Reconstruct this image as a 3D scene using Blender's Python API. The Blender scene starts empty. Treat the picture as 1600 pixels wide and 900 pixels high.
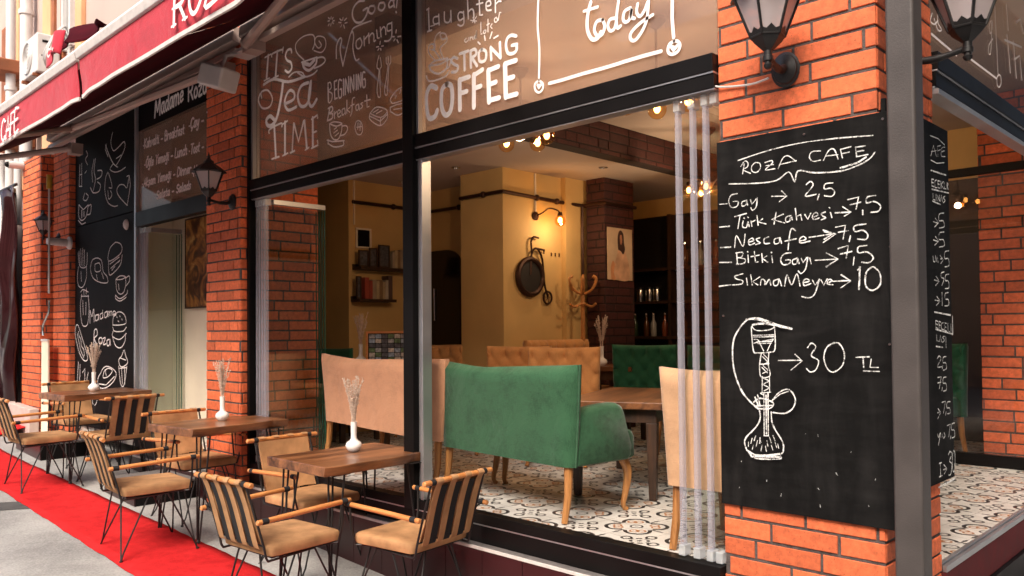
import bpy, math, random
from mathutils import Matrix, Vector
rnd = random.Random(7)
S = bpy.context.scene
COL = S.collection
# ------------------------------------------------------------------ camera, sky, sun, exposure
cam = bpy.data.objects.new('camera', bpy.data.cameras.new('camera')); COL.objects.link(cam)
yaw, pit, rol = 0.775939, 0.0227789, -0.00833485
cy, sy, cp, sp = math.cos(yaw), math.sin(yaw), math.cos(pit), math.sin(pit)
Fv = Vector((-sy*cp, cy*cp, sp)); Rv = Vector((cy, sy, 0)); Uv = Rv.cross(Fv)
R2 = math.cos(rol)*Rv + math.sin(rol)*Uv; U2 = -math.sin(rol)*Rv + math.cos(rol)*Uv
cm = Matrix((R2, U2, -Fv)).transposed().to_4x4(); cm.translation = (0, 0, 1.05)
cam.matrix_world = cm
cam.data.sensor_width = 36; cam.data.lens = 1266.02/1600*36; cam.data.shift_y = 35.1/1600
cam.data.clip_start = 0.05; cam.data.clip_end = 500
S.camera = cam
cam.data.dof.use_dof = True; cam.data.dof.focus_distance = 4.4; cam.data.dof.aperture_fstop = 4.0
SUN_EL, SUN_AZ = 46, 160          # azimuth measured from +Y clockwise
W = bpy.data.worlds.new('World'); S.world = W; W.use_nodes = True
wn = W.node_tree; bg = wn.nodes['Background']
sky = wn.nodes.new('ShaderNodeTexSky'); sky.sky_type = 'NISHITA'; sky.sun_disc = False
sky.sun_elevation = math.radians(SUN_EL); sky.sun_rotation = math.radians(SUN_AZ)
sky.dust_density = 6; sky.ozone_density = 0.4; sky.air_density = 1.0
wn.links.new(sky.outputs[0], bg.inputs[0]); bg.inputs[1].default_value = 0.15
sl = bpy.data.lights.new('sun', 'SUN'); sl.energy = 1.1; sl.angle = math.radians(24); sl.color = (1, .94, .86)
sun = bpy.data.objects.new('sun', sl); COL.objects.link(sun)
az, el = math.radians(SUN_AZ), math.radians(SUN_EL)
sd = Vector((math.sin(az)*math.cos(el), math.cos(az)*math.cos(el), math.sin(el)))
sun.rotation_euler = sd.to_track_quat('Z', 'Y').to_euler(); sun.location = sd*30
vs = S.view_settings; vs.view_transform = 'Standard'; vs.look = 'None'; vs.gamma = 1; vs.exposure = 1.05
S.cycles.max_bounces = 10; S.cycles.transparent_max_bounces = 24
S.cycles.sample_clamp_indirect = 6

# ------------------------------------------------------------------ materials
def nodes(name):
    m = bpy.data.materials.new(name); m.use_nodes = True
    t = m.node_tree; b = t.nodes['Principled BSDF']
    return m, t, b
def objvec(t, tc):
    oi = t.nodes.new('ShaderNodeObjectInfo'); mu = t.nodes.new('ShaderNodeMath'); mu.operation = 'MULTIPLY'; mu.inputs[1].default_value = 37
    t.links.new(oi.outputs['Random'], mu.inputs[0]); ad = t.nodes.new('ShaderNodeVectorMath'); ad.operation = 'ADD'
    t.links.new(tc.outputs['Object'], ad.inputs[0]); t.links.new(mu.outputs[0], ad.inputs[1]); return ad.outputs[0]
def pm(name, c, rough=.6, metal=0, var=.18, scale=9, bump=0, bscale=60, coat=0, spec=.5, stretch=None, dirt=0):
    """principled material with noise in its colour and, where asked, in its relief"""
    m, t, b = nodes(name)
    b.inputs['Roughness'].default_value = rough; b.inputs['Metallic'].default_value = metal
    b.inputs['Specular IOR Level'].default_value = spec
    b.inputs['Coat Weight'].default_value = coat
    tc = t.nodes.new('ShaderNodeTexCoord'); src = objvec(t, tc)
    if stretch:
        mp = t.nodes.new('ShaderNodeMapping'); mp.inputs['Scale'].default_value = stretch
        t.links.new(src, mp.inputs[0]); src = mp.outputs[0]
    n = t.nodes.new('ShaderNodeTexNoise'); n.inputs['Scale'].default_value = scale; n.inputs['Detail'].default_value = 6
    t.links.new(src, n.inputs['Vector'])
    r = t.nodes.new('ShaderNodeValToRGB')
    r.color_ramp.elements[0].position = .3; r.color_ramp.elements[1].position = .7
    r.color_ramp.elements[0].color = (*[v*(1-var) for v in c], 1); r.color_ramp.elements[1].color = (*[min(1, v*(1+var)) for v in c], 1)
    t.links.new(n.outputs['Fac'], r.inputs[0]); t.links.new(r.outputs[0], b.inputs['Base Color'])
    rr = t.nodes.new('ShaderNodeMapRange'); rr.inputs[3].default_value = max(.02, rough-.1); rr.inputs[4].default_value = min(1, rough+.12)
    t.links.new(n.outputs['Fac'], rr.inputs[0]); t.links.new(rr.outputs[0], b.inputs['Roughness'])
    if bump:
        n2 = t.nodes.new('ShaderNodeTexNoise'); n2.inputs['Scale'].default_value = bscale; n2.inputs['Detail'].default_value = 4
        t.links.new(src, n2.inputs['Vector'])
        bp = t.nodes.new('ShaderNodeBump'); bp.inputs['Strength'].default_value = bump; bp.inputs['Distance'].default_value = .01
        t.links.new(n2.outputs['Fac'], bp.inputs['Height']); t.links.new(bp.outputs[0], b.inputs['Normal'])
    return m
def wood(name, c1, c2, axis=0, sc=14, rough=.45, coat=0.1):
    m, t, b = nodes(name)
    tc = t.nodes.new('ShaderNodeTexCoord'); mp = t.nodes.new('ShaderNodeMapping')
    s = [1, 1, 1]; s[axis] = .09; mp.inputs['Scale'].default_value = s
    t.links.new(objvec(t, tc), mp.inputs[0])
    n = t.nodes.new('ShaderNodeTexNoise'); n.inputs['Scale'].default_value = sc; n.inputs['Detail'].default_value = 8; n.inputs['Distortion'].default_value = 1.2
    t.links.new(mp.outputs[0], n.inputs['Vector'])
    n2 = t.nodes.new('ShaderNodeTexNoise'); n2.inputs['Scale'].default_value = sc*7; n2.inputs['Detail'].default_value = 3
    t.links.new(mp.outputs[0], n2.inputs['Vector'])
    mx = t.nodes.new('ShaderNodeMath'); mx.operation = 'MULTIPLY_ADD'; mx.inputs[1].default_value = .35
    t.links.new(n2.outputs['Fac'], mx.inputs[0]); t.links.new(n.outputs['Fac'], mx.inputs[2])
    r = t.nodes.new('ShaderNodeValToRGB'); r.color_ramp.elements[0].position = .48; r.color_ramp.elements[1].position = .86
    r.color_ramp.elements[0].color = (*c1, 1); r.color_ramp.elements[1].color = (*c2, 1)
    t.links.new(mx.outputs[0], r.inputs[0]); t.links.new(r.outputs[0], b.inputs['Base Color'])
    b.inputs['Roughness'].default_value = rough; b.inputs['Coat Weight'].default_value = coat; b.inputs['Coat Roughness'].default_value = .3
    bp = t.nodes.new('ShaderNodeBump'); bp.inputs['Strength'].default_value = .15; bp.inputs['Distance'].default_value = .004
    t.links.new(mx.outputs[0], bp.inputs['Height']); t.links.new(bp.outputs[0], b.inputs['Normal'])
    return m
def brickmat(name, c, var=.24):
    m, t, b = nodes(name)
    g = t.nodes.new('ShaderNodeNewGeometry')
    r = t.nodes.new('ShaderNodeValToRGB'); r.color_ramp.elements.new(.5)
    for i, k in enumerate((1-var, 1, 1+var)):
        r.color_ramp.elements[i].color = (c[0]*k, c[1]*k, c[2]*k, 1)
    t.links.new(g.outputs['Random Per Island'], r.inputs[0])
    tc = t.nodes.new('ShaderNodeTexCoord')
    n = t.nodes.new('ShaderNodeTexNoise'); n.inputs['Scale'].default_value = 30; n.inputs['Detail'].default_value = 8; n.inputs['Roughness'].default_value = .7
    t.links.new(tc.outputs['Object'], n.inputs['Vector'])
    mr = t.nodes.new('ShaderNodeMapRange'); mr.inputs[1].default_value = .3; mr.inputs[2].default_value = .7; mr.inputs[3].default_value = .62; mr.inputs[4].default_value = 1.15
    t.links.new(n.outputs['Fac'], mr.inputs[0])
    mx = t.nodes.new('ShaderNodeMix'); mx.data_type = 'RGBA'; mx.blend_type = 'MULTIPLY'; mx.inputs[0].default_value = 1
    t.links.new(r.outputs[0], mx.inputs[6]); t.links.new(mr.outputs[0], mx.inputs[7])
    # small dark pits and a few pale efflorescence specks of the fired clay
    v = t.nodes.new('ShaderNodeTexNoise'); v.inputs['Scale'].default_value = 160; v.inputs['Detail'].default_value = 2
    t.links.new(tc.outputs['Object'], v.inputs['Vector'])
    st = t.nodes.new('ShaderNodeMapRange'); st.inputs[1].default_value = .66; st.inputs[2].default_value = .74
    t.links.new(v.outputs['Fac'], st.inputs[0])
    m2 = t.nodes.new('ShaderNodeMix'); m2.data_type = 'RGBA'; m2.inputs[7].default_value = (c[0]*.3, c[1]*.3, c[2]*.4, 1)
    t.links.new(st.outputs[0], m2.inputs[0]); t.links.new(mx.outputs[2], m2.inputs[6])
    n3 = t.nodes.new('ShaderNodeTexNoise'); n3.inputs['Scale'].default_value = 7; n3.inputs['Detail'].default_value = 9; n3.inputs['Roughness'].default_value = .75
    t.links.new(tc.outputs['Object'], n3.inputs['Vector'])
    s3 = t.nodes.new('ShaderNodeMapRange'); s3.inputs[1].default_value = .68; s3.inputs[2].default_value = .8; s3.inputs[4].default_value = .30
    t.links.new(n3.outputs['Fac'], s3.inputs[0])
    m3 = t.nodes.new('ShaderNodeMix'); m3.data_type = 'RGBA'; m3.inputs[7].default_value = (.5, .4, .34, 1)
    t.links.new(s3.outputs[0], m3.inputs[0]); t.links.new(m2.outputs[2], m3.inputs[6])
    t.links.new(m3.outputs[2], b.inputs['Base Color'])
    b.inputs['Roughness'].default_value = .75
    bp = t.nodes.new('ShaderNodeBump'); bp.inputs['Strength'].default_value = .35; bp.inputs['Distance'].default_value = .006
    t.links.new(n.outputs['Fac'], bp.inputs['Height']); t.links.new(bp.outputs[0], b.inputs['Normal'])
    return m
def glassmat(name, tint=(.97, .985, .98), refl=1.0, rough=.0, ior=1.5):
    """thin pane: what is behind shows through, the street mirrors by the Fresnel law"""
    m = bpy.data.materials.new(name); m.use_nodes = True; t = m.node_tree; t.nodes.clear()
    o = t.nodes.new('ShaderNodeOutputMaterial'); mx = t.nodes.new('ShaderNodeMixShader')
    tr = t.nodes.new('ShaderNodeBsdfTransparent'); tr.inputs[0].default_value = (*tint, 1)
    gl = t.nodes.new('ShaderNodeBsdfGlossy'); gl.inputs['Roughness'].default_value = rough
    fr = t.nodes.new('ShaderNodeFresnel'); ge = t.nodes.new('ShaderNodeNewGeometry')      # the pane's far face must not mirror like the inside of a glass block
    io = t.nodes.new('ShaderNodeMath'); io.operation = 'MULTIPLY_ADD'; io.inputs[1].default_value = 1/ior-ior; io.inputs[2].default_value = ior
    t.links.new(ge.outputs['Backfacing'], io.inputs[0]); t.links.new(io.outputs[0], fr.inputs['IOR'])
    mu = t.nodes.new('ShaderNodeMath'); mu.operation = 'MULTIPLY'; mu.inputs[1].default_value = refl; mu.use_clamp = True
    t.links.new(fr.outputs[0], mu.inputs[0]); t.links.new(mu.outputs[0], mx.inputs[0])
    t.links.new(tr.outputs[0], mx.inputs[1]); t.links.new(gl.outputs[0], mx.inputs[2]); t.links.new(mx.outputs[0], o.inputs[0])
    return m
def frosted(name, c, tr=.45):
    m = bpy.data.materials.new(name); m.use_nodes = True; t = m.node_tree; t.nodes.clear()
    o = t.nodes.new('ShaderNodeOutputMaterial'); mx = t.nodes.new('ShaderNodeMixShader'); mx.inputs[0].default_value = tr
    p = t.nodes.new('ShaderNodeBsdfPrincipled'); p.inputs['Base Color'].default_value = (*c, 1); p.inputs['Roughness'].default_value = .25
    T = t.nodes.new('ShaderNodeBsdfTransparent'); T.inputs[0].default_value = (.92, .93, .96, 1)
    t.links.new(p.outputs[0], mx.inputs[1]); t.links.new(T.outputs[0], mx.inputs[2]); t.links.new(mx.outputs[0], o.inputs[0])
    return m
def glow(name, c, s):
    m, t, b = nodes(name)
    b.inputs['Base Color'].default_value = (*c, 1)
    b.inputs['Emission Color'].default_value = (*c, 1); b.inputs['Emission Strength'].default_value = s
    return m
def chalkmat(name, c, lo=.35):
    """dry stroke: the pigment catches only on part of the surface"""
    m = bpy.data.materials.new(name); m.use_nodes = True; t = m.node_tree; t.nodes.clear()
    o = t.nodes.new('ShaderNodeOutputMaterial'); mx = t.nodes.new('ShaderNodeMixShader')
    d = t.nodes.new('ShaderNodeBsdfDiffuse'); d.inputs[0].default_value = (*c, 1)
    T = t.nodes.new('ShaderNodeBsdfTransparent')
    tc = t.nodes.new('ShaderNodeTexCoord'); n = t.nodes.new('ShaderNodeTexNoise'); n.inputs['Scale'].default_value = 190; n.inputs['Detail'].default_value = 4
    n2 = t.nodes.new('ShaderNodeTexNoise'); n2.inputs['Scale'].default_value = 40; n2.inputs['Detail'].default_value = 2
    t.links.new(tc.outputs['Object'], n.inputs['Vector']); t.links.new(tc.outputs['Object'], n2.inputs['Vector'])
    ad = t.nodes.new('ShaderNodeMath'); ad.operation = 'ADD'; t.links.new(n.outputs['Fac'], ad.inputs[0]); t.links.new(n2.outputs['Fac'], ad.inputs[1])
    mr = t.nodes.new('ShaderNodeMapRange'); mr.inputs[1].default_value = .78; mr.inputs[2].default_value = 1.05; mr.inputs[3].default_value = lo; mr.inputs[4].default_value = 1
    t.links.new(ad.outputs[0], mr.inputs[0]); t.links.new(mr.outputs[0], mx.inputs[0])
    t.links.new(T.outputs[0], mx.inputs[1]); t.links.new(d.outputs[0], mx.inputs[2]); t.links.new(mx.outputs[0], o.inputs[0])
    return m
def fabric(name, c, var=.15):
    m, t, b = nodes(name)
    tc = t.nodes.new('ShaderNodeTexCoord')
    n = t.nodes.new('ShaderNodeTexNoise'); n.inputs['Scale'].default_value = 5; n.inputs['Detail'].default_value = 7; n.inputs['Roughness'].default_value = .65
    t.links.new(tc.outputs['Object'], n.inputs['Vector'])
    outs = []
    for sc in ((900, 40, 60), (40, 900, 900)):
        mp = t.nodes.new('ShaderNodeMapping'); mp.inputs['Scale'].default_value = [v/9 for v in sc]
        q = t.nodes.new('ShaderNodeTexNoise'); q.inputs['Scale'].default_value = 6; q.inputs['Detail'].default_value = 2
        t.links.new(tc.outputs['Object'], mp.inputs[0]); t.links.new(mp.outputs[0], q.inputs['Vector']); outs.append(q)
    ad = t.nodes.new('ShaderNodeMath'); ad.operation = 'ADD'
    t.links.new(outs[0].outputs['Fac'], ad.inputs[0]); t.links.new(outs[1].outputs['Fac'], ad.inputs[1])
    mm = t.nodes.new('ShaderNodeMath'); mm.operation = 'MULTIPLY_ADD'; mm.inputs[1].default_value = .45
    t.links.new(ad.outputs[0], mm.inputs[0]); t.links.new(n.outputs['Fac'], mm.inputs[2])
    r = t.nodes.new('ShaderNodeValToRGB'); r.color_ramp.elements[0].position = .65; r.color_ramp.elements[1].position = 1.0
    r.color_ramp.elements[0].color = (*[v*(1-1.6*var) for v in c], 1); r.color_ramp.elements[1].color = (*[v*(1+1.6*var) for v in c], 1)
    t.links.new(mm.outputs[0], r.inputs[0]); t.links.new(r.outputs[0], b.inputs['Base Color'])
    b.inputs['Roughness'].default_value = .85; b.inputs['Sheen Weight'].default_value = .25; b.inputs['Sheen Roughness'].default_value = .4
    b.inputs['Specular IOR Level'].default_value = .2
    bp = t.nodes.new('ShaderNodeBump'); bp.inputs['Strength'].default_value = .25; bp.inputs['Distance'].default_value = .004
    t.links.new(ad.outputs[0], bp.inputs['Height']); t.links.new(bp.outputs[0], b.inputs['Normal'])
    b2 = t.nodes.new('ShaderNodeBump'); b2.inputs['Strength'].default_value = .5; b2.inputs['Distance'].default_value = .03
    n4 = t.nodes.new('ShaderNodeTexNoise'); n4.inputs['Scale'].default_value = 3.2; n4.inputs['Detail'].default_value = 5; n4.inputs['Distortion'].default_value = 1.0
    t.links.new(tc.outputs['Object'], n4.inputs['Vector']); t.links.new(n4.outputs['Fac'], b2.inputs['Height']); t.links.new(b2.outputs[0], bp.inputs['Normal'])
    return m
def carpetmat():
    m, t, b = nodes('red carpet'); tc = t.nodes.new('ShaderNodeTexCoord'); src = tc.outputs['Object']
    def ns(sc, d=5, r=.6):
        n = t.nodes.new('ShaderNodeTexNoise'); n.inputs['Scale'].default_value = sc; n.inputs['Detail'].default_value = d; n.inputs['Roughness'].default_value = r
        t.links.new(src, n.inputs['Vector']); return n.outputs['Fac']
    def mad(a, k, c):
        q = t.nodes.new('ShaderNodeMath'); q.operation = 'MULTIPLY_ADD'; q.inputs[1].default_value = k; t.links.new(a, q.inputs[0])
        if isinstance(c, float): q.inputs[2].default_value = c
        else: t.links.new(c, q.inputs[2])
        return q.outputs[0]
    f = mad(ns(2.2, 8, .7), .5, mad(ns(14), .35, mad(ns(230, 3), .55, 0.0)))
    r = t.nodes.new('ShaderNodeValToRGB'); r.color_ramp.elements[0].position = .48; r.color_ramp.elements[1].position = .92
    r.color_ramp.elements[0].color = (.34, .008, .010, 1); r.color_ramp.elements[1].color = (.80, .034, .036, 1)
    t.links.new(f, r.inputs[0]); t.links.new(r.outputs[0], b.inputs['Base Color'])
    b.inputs['Roughness'].default_value = .95; b.inputs['Specular IOR Level'].default_value = .1
    bp = t.nodes.new('ShaderNodeBump'); bp.inputs['Strength'].default_value = .7; bp.inputs['Distance'].default_value = .01
    t.links.new(f, bp.inputs['Height']); t.links.new(bp.outputs[0], b.inputs['Normal'])
    return m
def boardmat():
    m, t, b = nodes('blackboard'); tc = t.nodes.new('ShaderNodeTexCoord')
    def ns(sc, st, d=6):
        mp = t.nodes.new('ShaderNodeMapping'); mp.inputs['Scale'].default_value = st; t.links.new(tc.outputs['Object'], mp.inputs[0])
        n = t.nodes.new('ShaderNodeTexNoise'); n.inputs['Scale'].default_value = sc; n.inputs['Detail'].default_value = d; n.inputs['Roughness'].default_value = .65; n.inputs['Distortion'].default_value = .6
        t.links.new(mp.outputs[0], n.inputs['Vector']); return n.outputs['Fac']
    a = ns(5, (2.5, 2.5, .5)); c = ns(9, (.6, .6, 2.5)); d = ns(3, (1, 1, 1), 9)
    x = t.nodes.new('ShaderNodeMath'); x.operation = 'MULTIPLY'; t.links.new(a, x.inputs[0]); t.links.new(d, x.inputs[1])
    y = t.nodes.new('ShaderNodeMath'); y.operation = 'MULTIPLY_ADD'; y.inputs[1].default_value = .35; t.links.new(c, y.inputs[0]); t.links.new(x.outputs[0], y.inputs[2])
    r = t.nodes.new('ShaderNodeValToRGB'); r.color_ramp.elements[0].position = .36; r.color_ramp.elements[1].position = .68
    r.color_ramp.elements[0].color = (.004, .0037, .0036, 1); r.color_ramp.elements[1].color = (.019, .018, .0175, 1)
    t.links.new(y.outputs[0], r.inputs[0]); t.links.new(r.outputs[0], b.inputs['Base Color'])
    b.inputs['Roughness'].default_value = .75; b.inputs['Specular IOR Level'].default_value = .14
    return m
M = {}
M['brick'] = brickmat('fired brick', (.74, .160, .056))
M['brick_dark'] = brickmat('brown brick', (.055, .011, .008))
M['mortar'] = pm('dark mortar', (.085, .070, .064), .95, bump=.5, bscale=90, var=.45, scale=25)
M['mortar_dark'] = pm('blackened mortar', (.022, .010, .008), .95, var=.4, scale=25)
M['black'] = pm('black aluminium', (.006, .0052, .0052), .42, var=.3, scale=3, spec=.14)
M['black_satin'] = pm('black steel rod', (.012, .011, .011), .45, var=.3, scale=30)
M['alu'] = pm('brushed aluminium', (.50, .51, .53), .4, .85, var=.1, scale=4)
M['whitetrim'] = pm('pale trim', (.62, .58, .55), .5, var=.12, scale=20)
M['post'] = pm('grey painted steel', (.062, .053, .05), .5, var=.16, scale=6, bump=.12, bscale=180)
M['wine'] = pm('wine red glazed tile', (.034, .008, .0095), .32, var=.35, scale=2.5)
M['wine_matt'] = pm('wine red painted sill', (.10, .018, .02), .7, var=.2, spec=.15)
M['ledge'] = pm('grey granite', (.17, .155, .15), .45, var=.3, scale=60)
M['glass'] = glassmat('window glass', (.965, .96, .955), 1.0)
def hazeglass(name, c, k):
    m = glassmat(name, (.96, .95, .94), 1.0); t = m.node_tree; o = [n for n in t.nodes if n.type == 'OUTPUT_MATERIAL'][0]
    src = o.inputs[0].links[0].from_socket; mx = t.nodes.new('ShaderNodeMixShader'); mx.inputs[0].default_value = k
    d = t.nodes.new('ShaderNodeBsdfDiffuse'); d.inputs[0].default_value = (*c, 1); tl = t.nodes.new('ShaderNodeBsdfTranslucent'); tl.inputs[0].default_value = (*c, 1)
    ad = t.nodes.new('ShaderNodeMixShader'); t.links.new(d.outputs[0], ad.inputs[1]); t.links.new(tl.outputs[0], ad.inputs[2]); ad.inputs[0].default_value = .35
    t.links.new(src, mx.inputs[1]); t.links.new(ad.outputs[0], mx.inputs[2]); t.links.new(mx.outputs[0], o.inputs[0])
    return m
M['film'] = hazeglass('filmed window glass', (.44, .30, .23), .42)  # brown haze of lit ceiling and street reflections, put into the pane colour
M['glass_pane'] = glassmat('folding pane glass', (.965, .985, .975), 1.0)
M['glass_edge'] = pm('glass edge green', (.02, .12, .08), .15, var=.2)
M['seal'] = frosted('clear seal strip', (.56, .55, .62), .68)
M['holder'] = frosted('clear track holder', (.70, .74, .75), .6)
M['ceil'] = pm('ceiling plaster', (.50, .405, .34), .9, var=.05, scale=3)
M['yellow'] = pm('mustard wall paint', (.60, .395, .155), .75, var=.1, scale=2.2, bump=.08, bscale=120)
M['cream'] = pm('cream wall paint', (.82, .73, .57), .8, var=.07, scale=2.5)
M['dark'] = pm('dark bar panel', (.010, .0065, .0055), .55, var=.3, scale=3)
M['maroon'] = pm('dark maroon paint', (.045, .009, .008), .5, var=.2)
M['board'] = boardmat()
M['signblack'] = pm('black sign panel', (.006, .0045, .0045), .6, var=.3, scale=2, spec=.07)
M['chalk'] = chalkmat('chalk', (.80, .80, .78), .22)
M['vinyl'] = chalkmat('white vinyl film', (.90, .84, .82), .93)
M['vinyl_dim'] = chalkmat('pale vinyl film', (.80, .68, .66), .9)
M['white'] = pm('white plastic', (.62, .595, .57), .4, var=.06)
M['beigealu'] = pm('beige powder coat', (.42, .32, .275), .45, var=.1, scale=5)
M['porcelain'] = pm('white porcelain', (.82, .80, .78), .18, var=.03, coat=.3)
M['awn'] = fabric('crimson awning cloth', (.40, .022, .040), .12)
M['awn_in'] = pm('dark red awning cloth', (.05, .004, .008), .95, var=.2, spec=.05)  # same crimson cloth with the canopy's shade put into its colour
M['carpet'] = carpetmat()
M['tan'] = pm('tan suede leather', (.41, .222, .104), .8, var=.3, scale=9, bump=.25, bscale=220, spec=.2)
M['tan2'] = pm('tan leather strap', (.44, .24, .115), .75, var=.2, scale=12, bump=.25, bscale=200, spec=.25)
M['webbing'] = pm('black webbing', (.010, .010, .012), .8, var=.3, scale=50)
M['dowel'] = wood('orange dowel wood', (.48, .17, .045), (.68, .30, .10), 0, 26, .42)
M['walnut'] = wood('walnut slab', (.040, .0135, .006), (.33, .135, .055), 1, 9, .36, .12)
M['walnut_in'] = wood('walnut table', (.05, .018, .007), (.22, .085, .03), 0, 9, .4, .2)
M['legwood'] = wood('golden leg wood', (.22, .085, .022), (.46, .21, .065), 2, 22, .4)
M['darkleg'] = wood('dark leg wood', (.02, .009, .004), (.06, .025, .01), 2, 22, .5)
M['green'] = fabric('green upholstery', (.024, .074, .036), .28)
M['green_dark'] = fabric('deep green upholstery', (.016, .085, .046))
M['beige'] = fabric('salmon beige upholstery', (.54, .275, .155), .1)
M['beige2'] = fabric('pale beige upholstery', (.46, .275, .155), .1)
M['camel'] = fabric('camel upholstery', (.52, .26, .10), .12)
M['concrete'] = pm('concrete', (.30, .285, .27), .9, var=.2, scale=5, bump=.4, bscale=120)
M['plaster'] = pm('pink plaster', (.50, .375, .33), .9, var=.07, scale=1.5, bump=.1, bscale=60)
M['far_plaster'] = pm('shaded pink plaster', (.46, .34, .285), .9, var=.15, scale=1.5)  # even tone, tuned for bounce light and the reflections in the panes
M['peach'] = pm('peach trim paint', (.72, .38, .20), .8, var=.12, scale=3)
M['rust'] = pm('rust brown paint', (.30, .10, .04), .7, var=.3, scale=5)
M['filament'] = glow('bulb glow', (1.0, .50, .16), 9)
M['globe'] = glassmat('amber globe', (1.0, .80, .52), 1.0)
M['lanternglass'] = frosted('lantern glass', (.60, .52, .52), .35)
M['copper'] = pm('dark bronze', (.05, .022, .014), .4, .6, var=.3)
M['chrome'] = pm('chrome', (.7, .68, .64), .2, 1, var=.1)
M['dry'] = pm('dried lavender', (.60, .47, .38), .95, var=.3, scale=60)
M['rattan'] = pm('rattan', (.42, .18, .05), .6, var=.25, scale=30)
M['leaf'] = pm('leaf', (.05, .10, .03), .6)

# ------------------------------------------------------------------ mesh builder
class MB:
    def __init__(s): s.v = []; s.f = []; s.mi = []; s.cur = 0
    def add(s, vs, fs):
        o = len(s.v); s.v += [tuple(v) for v in vs]; s.f += [tuple(i+o for i in f) for f in fs]; s.mi += [s.cur]*len(fs)
        return s
    def box(s, x0, x1, y0, y1, z0, z1, m=None):
        p = [(x, y, z) for z in (z0, z1) for y in (y0, y1) for x in (x0, x1)]
        if m is not None: p = [tuple(m @ Vector(q)) for q in p]
        return s.add(p, [(0, 2, 3, 1), (4, 5, 7, 6), (0, 1, 5, 4), (2, 6, 7, 3), (0, 4, 6, 2), (1, 3, 7, 5)])
    def tube(s, pts, r, n=8, caps=True):
        pts = [Vector(p) for p in pts]; k = len(pts)
        rs = r if isinstance(r, (list, tuple)) else [r]*k
        u = None; vs = []; fs = []
        for i, p in enumerate(pts):
            d = (pts[min(i+1, k-1)]-pts[max(i-1, 0)]).normalized()
            if u is None: u = d.orthogonal().normalized()
            u = (u-d*u.dot(d)); u = u.normalized() if u.length > 1e-6 else d.orthogonal().normalized()
            w = d.cross(u)
            for j in range(n):
                a = 2*math.pi*j/n; vs.append(p+(u*math.cos(a)+w*math.sin(a))*rs[i])
        for i in range(k-1):
            for j in range(n):
                j2 = (j+1) % n; fs.append((i*n+j, i*n+j2, (i+1)*n+j2, (i+1)*n+j))
        if caps: fs += [tuple(range(n-1, -1, -1)), tuple(range((k-1)*n, k*n))]
        return s.add(vs, fs)
    def lathe(s, prof, c=(0, 0, 0), n=20, m=None, closed=False):
        vs = []; fs = []; k = len(prof)
        for r, z in prof:
            for j in range(n):
                a = 2*math.pi*j/n; p = Vector((r*math.cos(a), r*math.sin(a), z))
                if m is not None: p = m @ p
                vs.append(p+Vector(c))
        for i in range(k-1):
            for j in range(n):
                j2 = (j+1) % n; fs.append((i*n+j, i*n+j2, (i+1)*n+j2, (i+1)*n+j))
        if not closed: fs += [tuple(range(n-1, -1, -1)), tuple(range((k-1)*n, k*n))]
        return s.add(vs, fs)
    def prism(s, poly, a, b, f):
        """poly of 2-D points, extruded from a to b; f(u, v, w) places a point"""
        n = len(poly)
        vs = [f(u, v, a) for u, v in poly]+[f(u, v, b) for u, v in poly]
        fs = [tuple(range(n-1, -1, -1)), tuple(range(n, 2*n))]+[(i, (i+1) % n, (i+1) % n+n, i+n) for i in range(n)]
        return s.add(vs, fs)
    def loft(s, rings, closed=True, caps=True):
        n = len(rings[0]); vs = [p for r in rings for p in r]; fs = []
        for i in range(len(rings)-1):
            for j in range(n if closed else n-1):
                j2 = (j+1) % n; fs.append((i*n+j, i*n+j2, (i+1)*n+j2, (i+1)*n+j))
        if caps: fs += [tuple(range(n-1, -1, -1)), tuple(range((len(rings)-1)*n, len(rings)*n))]
        return s.add(vs, fs)
    def ball(s, c, r, n=10, sz=1):
        prof = [(r*math.sin(math.pi*i/n)+1e-4, -r*sz*math.cos(math.pi*i/n)) for i in range(n+1)]
        return s.lathe(prof, c, n+2)
    def build(s, name, mats, parent=None, world=True, bevel=0, smooth=35, kind=None, seg=2):
        me = bpy.data.meshes.new(name)
        vs = s.v
        if parent is not None and world:
            inv = WM[parent].inverted(); vs = [tuple(inv @ Vector(v)) for v in vs]
        me.from_pydata(vs, [], s.f)
        if not isinstance(mats, (list, tuple)): mats = [mats]
        for m in mats: me.materials.append(M[m] if isinstance(m, str) else m)
        if len(mats) > 1: me.polygons.foreach_set('material_index', s.mi)
        bmesh_fix(me)
        if smooth:
            me.polygons.foreach_set('use_smooth', [True]*len(me.polygons)); me.set_sharp_from_angle(angle=math.radians(smooth))
        o = bpy.data.objects.new(name, me); COL.objects.link(o)
        if parent is not None: o.parent = parent
        WM[o] = WM[parent].copy() if parent is not None else Matrix.Identity(4)
        if bevel:
            b = o.modifiers.new('bevel', 'BEVEL'); b.width = bevel; b.segments = seg; b.limit_method = 'ANGLE'; b.angle_limit = math.radians(40)
            b.harden_normals = True
        if kind: o['kind'] = kind
        return o
import bmesh
def bmesh_fix(me):
    b = bmesh.new(); b.from_mesh(me); bmesh.ops.recalc_face_normals(b, faces=b.faces); b.to_mesh(me); b.free()
WM = {}
def tag(o, label=None, cat=None, group=None):
    if label: o['label'] = label
    if cat: o['category'] = cat
    if group: o['group'] = group
    return o
def thing(name, label, cat, loc=(0, 0, 0), rz=0, group=None):
    o = bpy.data.objects.new(name, None); COL.objects.link(o); o.empty_display_size = .1
    o.location = loc; o.rotation_euler = (0, 0, rz)
    WM[o] = Matrix.Translation(loc) @ Matrix.Rotation(rz, 4, 'Z')
    return tag(o, label, cat, group)
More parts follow.
